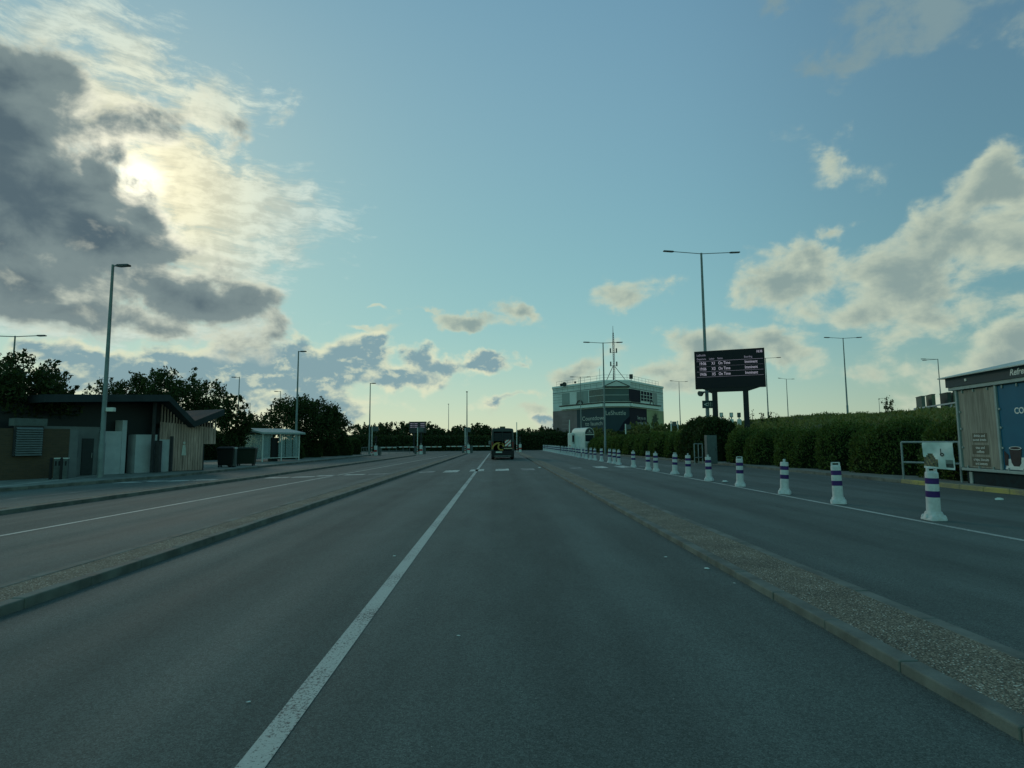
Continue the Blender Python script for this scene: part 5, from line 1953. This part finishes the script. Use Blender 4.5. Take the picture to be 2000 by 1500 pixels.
# ------------------------------------------------------------------ signs, devices and barrier on the bank
for px, py0, py1, Y, lab in ((1222, 828, 842, 84, 'white post with small sign panel on the bank below the navy mural'), (1311, 822, 838, 84, 'white post with small sign panel on the bank left of the departure board')):
    b = D(px, py1, Y)
    zz = float(hill_z(b.x, b.y))
    t = thing('marker_post', lab, 'sign', (b.x, b.y, zz - .2))
    top = D(px, py0, Y).z - zz + .2
    MB().tube([(0, 0, 0), (0, 0, top)], .09, 8).build('post', M_WHITE, t)
    MB().bx(.15, .78, -.03, .03, top - .75, top - .1).build('sign_board', M_GREYBOX, t)
    if px > 1300:
        MB().tube([(.95, 0, 0), (.95, 0, top)], .09, 8).build('post', M_WHITE, t)
for k, px in enumerate((1410, 1429.5, 1444.5)):
    b = D(px, 838, 62)
    zz = float(hill_z(b.x, b.y))
    t = thing('lane_signal', ('left', 'middle', 'right')[k] + ' one of three small lane signals seen between the board legs', 'signal', (b.x, b.y, zz - .2), R(-15), 'lane signals beyond the hedge')
    top = D(px, 806, 62).z - zz + .2
    bot = D(px, 815, 62).z - zz + .2
    MB().bx(-.17, .17, -.12, .12, bot, top).build('head', M_GREYBOX if k != 2 else M_DARK, t, bevel=.02)
    MB().bx(-.12, .12, -.135, -.122, bot + .06, top - .06).build('face', M_WHITE if k != 2 else M_GREYBOX, t)
    MB().tube([(0, 0, 0), (0, 0, bot)], .06, 8).build('post', M_STEEL, t)
    MB().bx(-.32 if k == 0 else -.2, .32 if k == 0 else .2, -.2, .2, bot - .85, bot - .2).build('cabin', M_WHITE, t, bevel=.05)
# noise screen panels and the crash barrier along the crest
wdt = [(1790, 1801, 776, 794, 0), (1809.5, 1821, 772.5, 793, 1), (1837, 1852, 769, 793, 2), (1853.5, 1863, 769, 790, 1), (1862.5, 1884, 763, 786, 2)]
cols = [mat('screen_grey', (.085, .105, .09, 1), .8), mat('screen_green', (.10, .115, .08, 1), .8), mat('screen_dark', (.035, .05, .045, 1), .8)]
nm_ = ['leftmost grey screen panel on the crest left of the kiosk', 'pale green screen panel, second from the left on the crest', 'dark screen panel behind the lamp post on the crest',
       'narrow pale screen panel between two dark ones on the crest', 'widest dark screen panel on the crest next to the kiosk']
for (x0, x1, y0, y1, c), lab in zip(wdt, nm_):
    a, b = D(x0, y1, 60), D(x1, y1, 58)
    zt = D((x0 + x1) / 2, y0, 59).z
    zz = min(float(hill_z(a.x, a.y)), a.z) - .3
    rz = math.atan2(b.y - a.y, b.x - a.x)
    w_ = math.hypot(b.x - a.x, b.y - a.y)
    t = thing('noise_screen', lab, 'screen', (a.x, a.y, zz), rz, 'screen panels on the crest')
    MB().bx(0, w_, 0, .3, 0, zt - zz).build('panel', cols[c], t)
    MB().bx(-.03, w_ + .03, -.03, .33, zt - zz + .003, zt - zz + .08).build('cap', M_GREYBOX, t)
ca, cb_ = D(1785, 800, 57), D(1905, 782, 49)
zc0 = float(hill_z(ca.x, ca.y))
cr = thing('crash_barrier', 'long steel crash barrier running along the crest below the screens', 'crash barrier', (ca.x, ca.y, ca.z - 1.0), math.atan2(cb_.y - ca.y, cb_.x - ca.x))
lb = math.hypot(cb_.x - ca.x, cb_.y - ca.y)
slope = (cb_.z - ca.z) / lb
for dz in (.62, 1.0):
    MB().prism([(0, -.06, dz), (0, .0, dz + .14), (0, .03, dz + .07), (0, 0, dz)], (lb, 0, slope * lb)).build('beam', M_STEEL, cr)
for k in range(9):
    x = lb * k / 8
    MB().bx(x - .06, x + .06, .05, .15, -1.6 + slope * x, 1.1 + slope * x).build('post', M_STEEL, cr)

# ================================================================== TREES AND HEDGES
M_BARK = mat('bark', (.035, .03, .022, 1), .9, var=.4, scale=4, bump=.6, bscale=20, spec=.1)
LF_DARK = leaf_mat('dark_leaves', (.012, .022, .009, 1), (.038, .055, .020, 1), .22)
LF_MID = leaf_mat('mid_leaves', (.017, .032, .011, 1), (.048, .072, .024, 1), .25)
LF_HEDGE = leaf_mat('hedge_leaves', (.021, .042, .011, 1), (.088, .120, .034, 1), .27)
LF_FAR = leaf_mat('far_leaves', (.015, .026, .011, 1), (.040, .056, .024, 1), .2)
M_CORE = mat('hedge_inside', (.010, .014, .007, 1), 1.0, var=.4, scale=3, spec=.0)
TM = (LF_DARK, M_BARK)
TM2 = (LF_MID, M_BARK)


def tree_px(label, px, Y, top, wpx, base, n, leaf, seed, mats=TM, **kw):
    b = at(px, Y)
    h = D(px, top, Y).z
    return tree(label, (b.x, b.y, 0), h, wpx / F_PX * Y, base, n, leaf, seed, mats, **kw)


tree_px('leafy tree at the left edge rising over the brick wall', 14, 27.2, 694, 225, .34, 15000, .17, 3, lumps=44, shoots=80, depth=4.6)
tree_px('bushy tree behind the service building roof', 335, 46, 724, 225, .2, 15000, .22, 8, lumps=46, shoots=90, depth=7)
tree_px('sparse small tree showing over the roof beside the tall lamp post', 205, 44, 737, 90, .45, 1700, .2, 12, lumps=12, shoots=40)
tree_px('slender see-through tree right of the butterfly roof', 455, 43, 762, 72, .10, 4600, .2, 17, lumps=20, shoots=40)
tree_px('small bush-like tree behind the glass shelter', 505, 66, 806, 80, .1, 4200, .25, 21, lumps=18)
tree_px('large dark round tree beside the glass shelter', 592, 61, 776, 152, .08, 14000, .25, 26, lumps=46, shoots=90)
tree_px('dark tree at the right flank of the large round tree', 648, 68, 800, 74, .08, 5200, .25, 29, lumps=22)
fs = [(690, 832, 60), (728, 828, 62), (768, 825, 66), (806, 826, 60), (838, 828, 50), (866, 834, 52), (898, 834, 56), (932, 831, 64), (962, 836, 50), (1030, 838, 44), (1062, 835, 50), (1092, 832, 60)]
for k, (px, top, wpx) in enumerate(fs):
    tree_px('tree of the dark belt behind the lane barriers', px, 112 + (k * 7) % 9 + (14 if px > 1000 else 0), top, wpx * 1.35, .06, 3400, .42, 40 + k, (LF_FAR, M_BARK), group='trees of the belt beyond the lanes', lumps=24, shoots=34, trunk_r=.16)


def G2(px, py, h=1.0):
    p = G(px, py)
    return (p.x, p.y, h)


# clipped hedge across the end of the road, right of the van, and low scrub belt left of it
a, b = D(1000, 870, 112), D(1200, 870, 110)
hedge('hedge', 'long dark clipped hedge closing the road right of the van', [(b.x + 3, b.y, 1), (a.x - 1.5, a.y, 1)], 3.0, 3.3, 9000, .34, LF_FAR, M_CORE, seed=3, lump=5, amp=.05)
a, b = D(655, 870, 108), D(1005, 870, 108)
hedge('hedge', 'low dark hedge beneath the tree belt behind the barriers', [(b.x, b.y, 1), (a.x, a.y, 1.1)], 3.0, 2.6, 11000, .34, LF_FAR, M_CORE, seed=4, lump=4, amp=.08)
# rounded clipped shrubs along the left pavement
sh_ = [(566, 900, 60, 1.75), (604, 896.5, 58, 1.75), (640, 894, 52, 1.8), (672, 892.5, 46, 1.95), (694, 890.5, 36, 1.95)]
nmz = ['first clipped shrub, touching the lamp post by the shelter', 'second clipped shrub from the glass shelter', 'middle clipped shrub of the row on the left pavement', 'fourth clipped shrub from the shelter, taller than the middle one', 'last rounded shrub of the row before the grey railing']
for k, ((px, py, wpx, h), lab) in enumerate(zip(sh_, nmz)):
    p = G(px, py)
    w_ = wpx / F_PX * p.y
    hedge('clipped_shrub', lab, [(p.x - w_ * .5, p.y + w_ * 1.0, 1), (p.x + w_ * .4 - 1.2, p.y + 1.2, 1)], w_ * .8, h, 5200, .13, LF_MID, M_CORE, seed=10 + k, cat='shrub', lump=3.5, amp=.05, z0=.1)
# back hedge behind the containers
a, b = G(380, 905), G(560, 896)
hedge('hedge', 'dark hedge behind the waste containers and shelter', [(a.x - 2.4, a.y + 3.2, 1.2), (b.x - 3.0, b.y + 2, 1)], 2.5, 2.3, 11000, .18, LF_DARK, M_CORE, seed=17, lump=4)

# right-hand hedges
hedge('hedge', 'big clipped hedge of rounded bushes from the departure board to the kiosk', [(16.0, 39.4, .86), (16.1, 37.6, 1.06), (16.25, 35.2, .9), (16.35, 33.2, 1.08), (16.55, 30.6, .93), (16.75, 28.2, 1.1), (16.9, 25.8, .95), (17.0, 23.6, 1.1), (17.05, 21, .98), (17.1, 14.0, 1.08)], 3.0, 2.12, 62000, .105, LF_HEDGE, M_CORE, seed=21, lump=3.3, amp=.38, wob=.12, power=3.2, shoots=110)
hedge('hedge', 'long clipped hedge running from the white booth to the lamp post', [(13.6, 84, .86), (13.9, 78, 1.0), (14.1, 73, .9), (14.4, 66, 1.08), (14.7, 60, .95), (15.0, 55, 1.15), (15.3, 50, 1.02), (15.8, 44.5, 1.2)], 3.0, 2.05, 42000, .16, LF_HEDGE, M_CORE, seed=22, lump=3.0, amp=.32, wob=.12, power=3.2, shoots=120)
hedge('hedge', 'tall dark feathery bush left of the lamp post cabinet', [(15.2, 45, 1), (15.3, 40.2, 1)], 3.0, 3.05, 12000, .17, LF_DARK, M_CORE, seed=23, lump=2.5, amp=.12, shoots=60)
# scrub at the foot of the office
for k, (px, Y, top, wpx) in enumerate(((1175, 106, 836, 60), (1245, 108, 826, 44), (1275, 100, 824, 60), (1305, 104, 828, 46), (1335, 100, 829, 40))):
    lab = ['low scrub bush behind the white booth', 'scrub bush below the navy mural', 'scrub bush below the palm mural', 'scrub bush at the right corner of the office', 'scrub bush between the office and the board'][k]
    b = at(px, Y)
    z0 = float(hill_z(b.x, b.y)) - .2
    tree(lab, (b.x, b.y, z0), max(1.2, D(px, top, Y).z - z0), wpx / F_PX * Y * 1.2, .02, 3000, .34, 80 + k, (LF_SCRUB, M_BARK), name='bush', lumps=20, shoots=25, trunk_r=.08)
# tall weeds on the crest
for k, (px, top, Y) in enumerate(((1733, 772, 50), (1745, 774, 50.5), (1470, 800, 58), (1490, 803, 58), (1512, 806, 60))):
    b = at(px, Y)
    z0 = float(hill_z(b.x, b.y)) - .1
    h = D(px, top, Y).z - z0
    t = thing('weed', ['tall leafy weed on the crest, left of the pair', 'tall leafy weed on the crest, right of the pair', 'thin weed sprig beside the right board leg', 'thin weed sprig a little right of the board leg', 'thin weed sprig farthest right of the board leg'][k], 'weed', (b.x, b.y, z0))
    rr_ = np.random.default_rng(k)
    st2 = MB()
    pts_ = []
    for q in range(4):
        e = Vector((rr_.normal() * .35, rr_.normal() * .3, h * rr_.uniform(.75, 1.0)))
        st2.tube([(0, 0, 0), (e.x * .4, e.y * .4, e.z * .5), e], [.02, .015, .006], 5)
        u = rr_.uniform(.35, 1, (26, 1))
        pts_.append(np.array(e)[None] * u + rr_.normal(size=(26, 3)) * .07)
    st2.build('stem', M_BARK, t)
    leaves('foliage', np.concatenate(pts_), .17, LF_MID, t, k)

# ------------------------------------------------------------------ litter on the road
for k, (px, py, s, lab) in enumerate(((770, 1087, .022, 'small pale scrap of paper left of the centre line'), (1380, 1112, .03, 'white scrap of paper lying by the right island kerb'), (1300, 1089, .02, 'thin white scrap on the lane left of the right island'),
                                      (1434, 1140, .014, 'tiny white crumb close to the right kerb'), (895, 1243, .014, 'small pale crumb in the middle of the lane'), (485, 1373, .012, 'tiny white crumb left of the centre line near the camera'),
                                      (1415, 942, .11, 'crumpled white bag on the road between two bollards'), (1952, 977, .09, 'crumpled pale bag on the road near the yellow kerb'), (1054, 914, .08, 'white scrap against the right island far ahead'))):
    p = G(px, py)
    rr_ = np.random.default_rng(70 + k)
    mb5 = MB()
    n = 9
    for z, q in ((.004, 1.0), (.3 * s, .85), (.55 * s, .4)):
        mb5.v += [(s * q * math.cos(2 * math.pi * j / n) * rr_.uniform(.55, 1.15) * 1.3, s * q * math.sin(2 * math.pi * j / n) * rr_.uniform(.5, 1.1), z + s * .18 * rr_.uniform(0, 1)) for j in range(n)]
    for a in range(2):
        for j in range(n):
            mb5.f.append((a * n + j, a * n + (j + 1) % n, (a + 1) * n + (j + 1) % n, (a + 1) * n + j))
    mb5.f.append(tuple(2 * n + j for j in range(n)))
    mb5.mi = [0] * len(mb5.f)
    o = mb5.build('litter', M_WHITE, None, loc=(p.x, p.y, .002))
    tag(o, lab, 'litter', 'scraps of litter on the road')
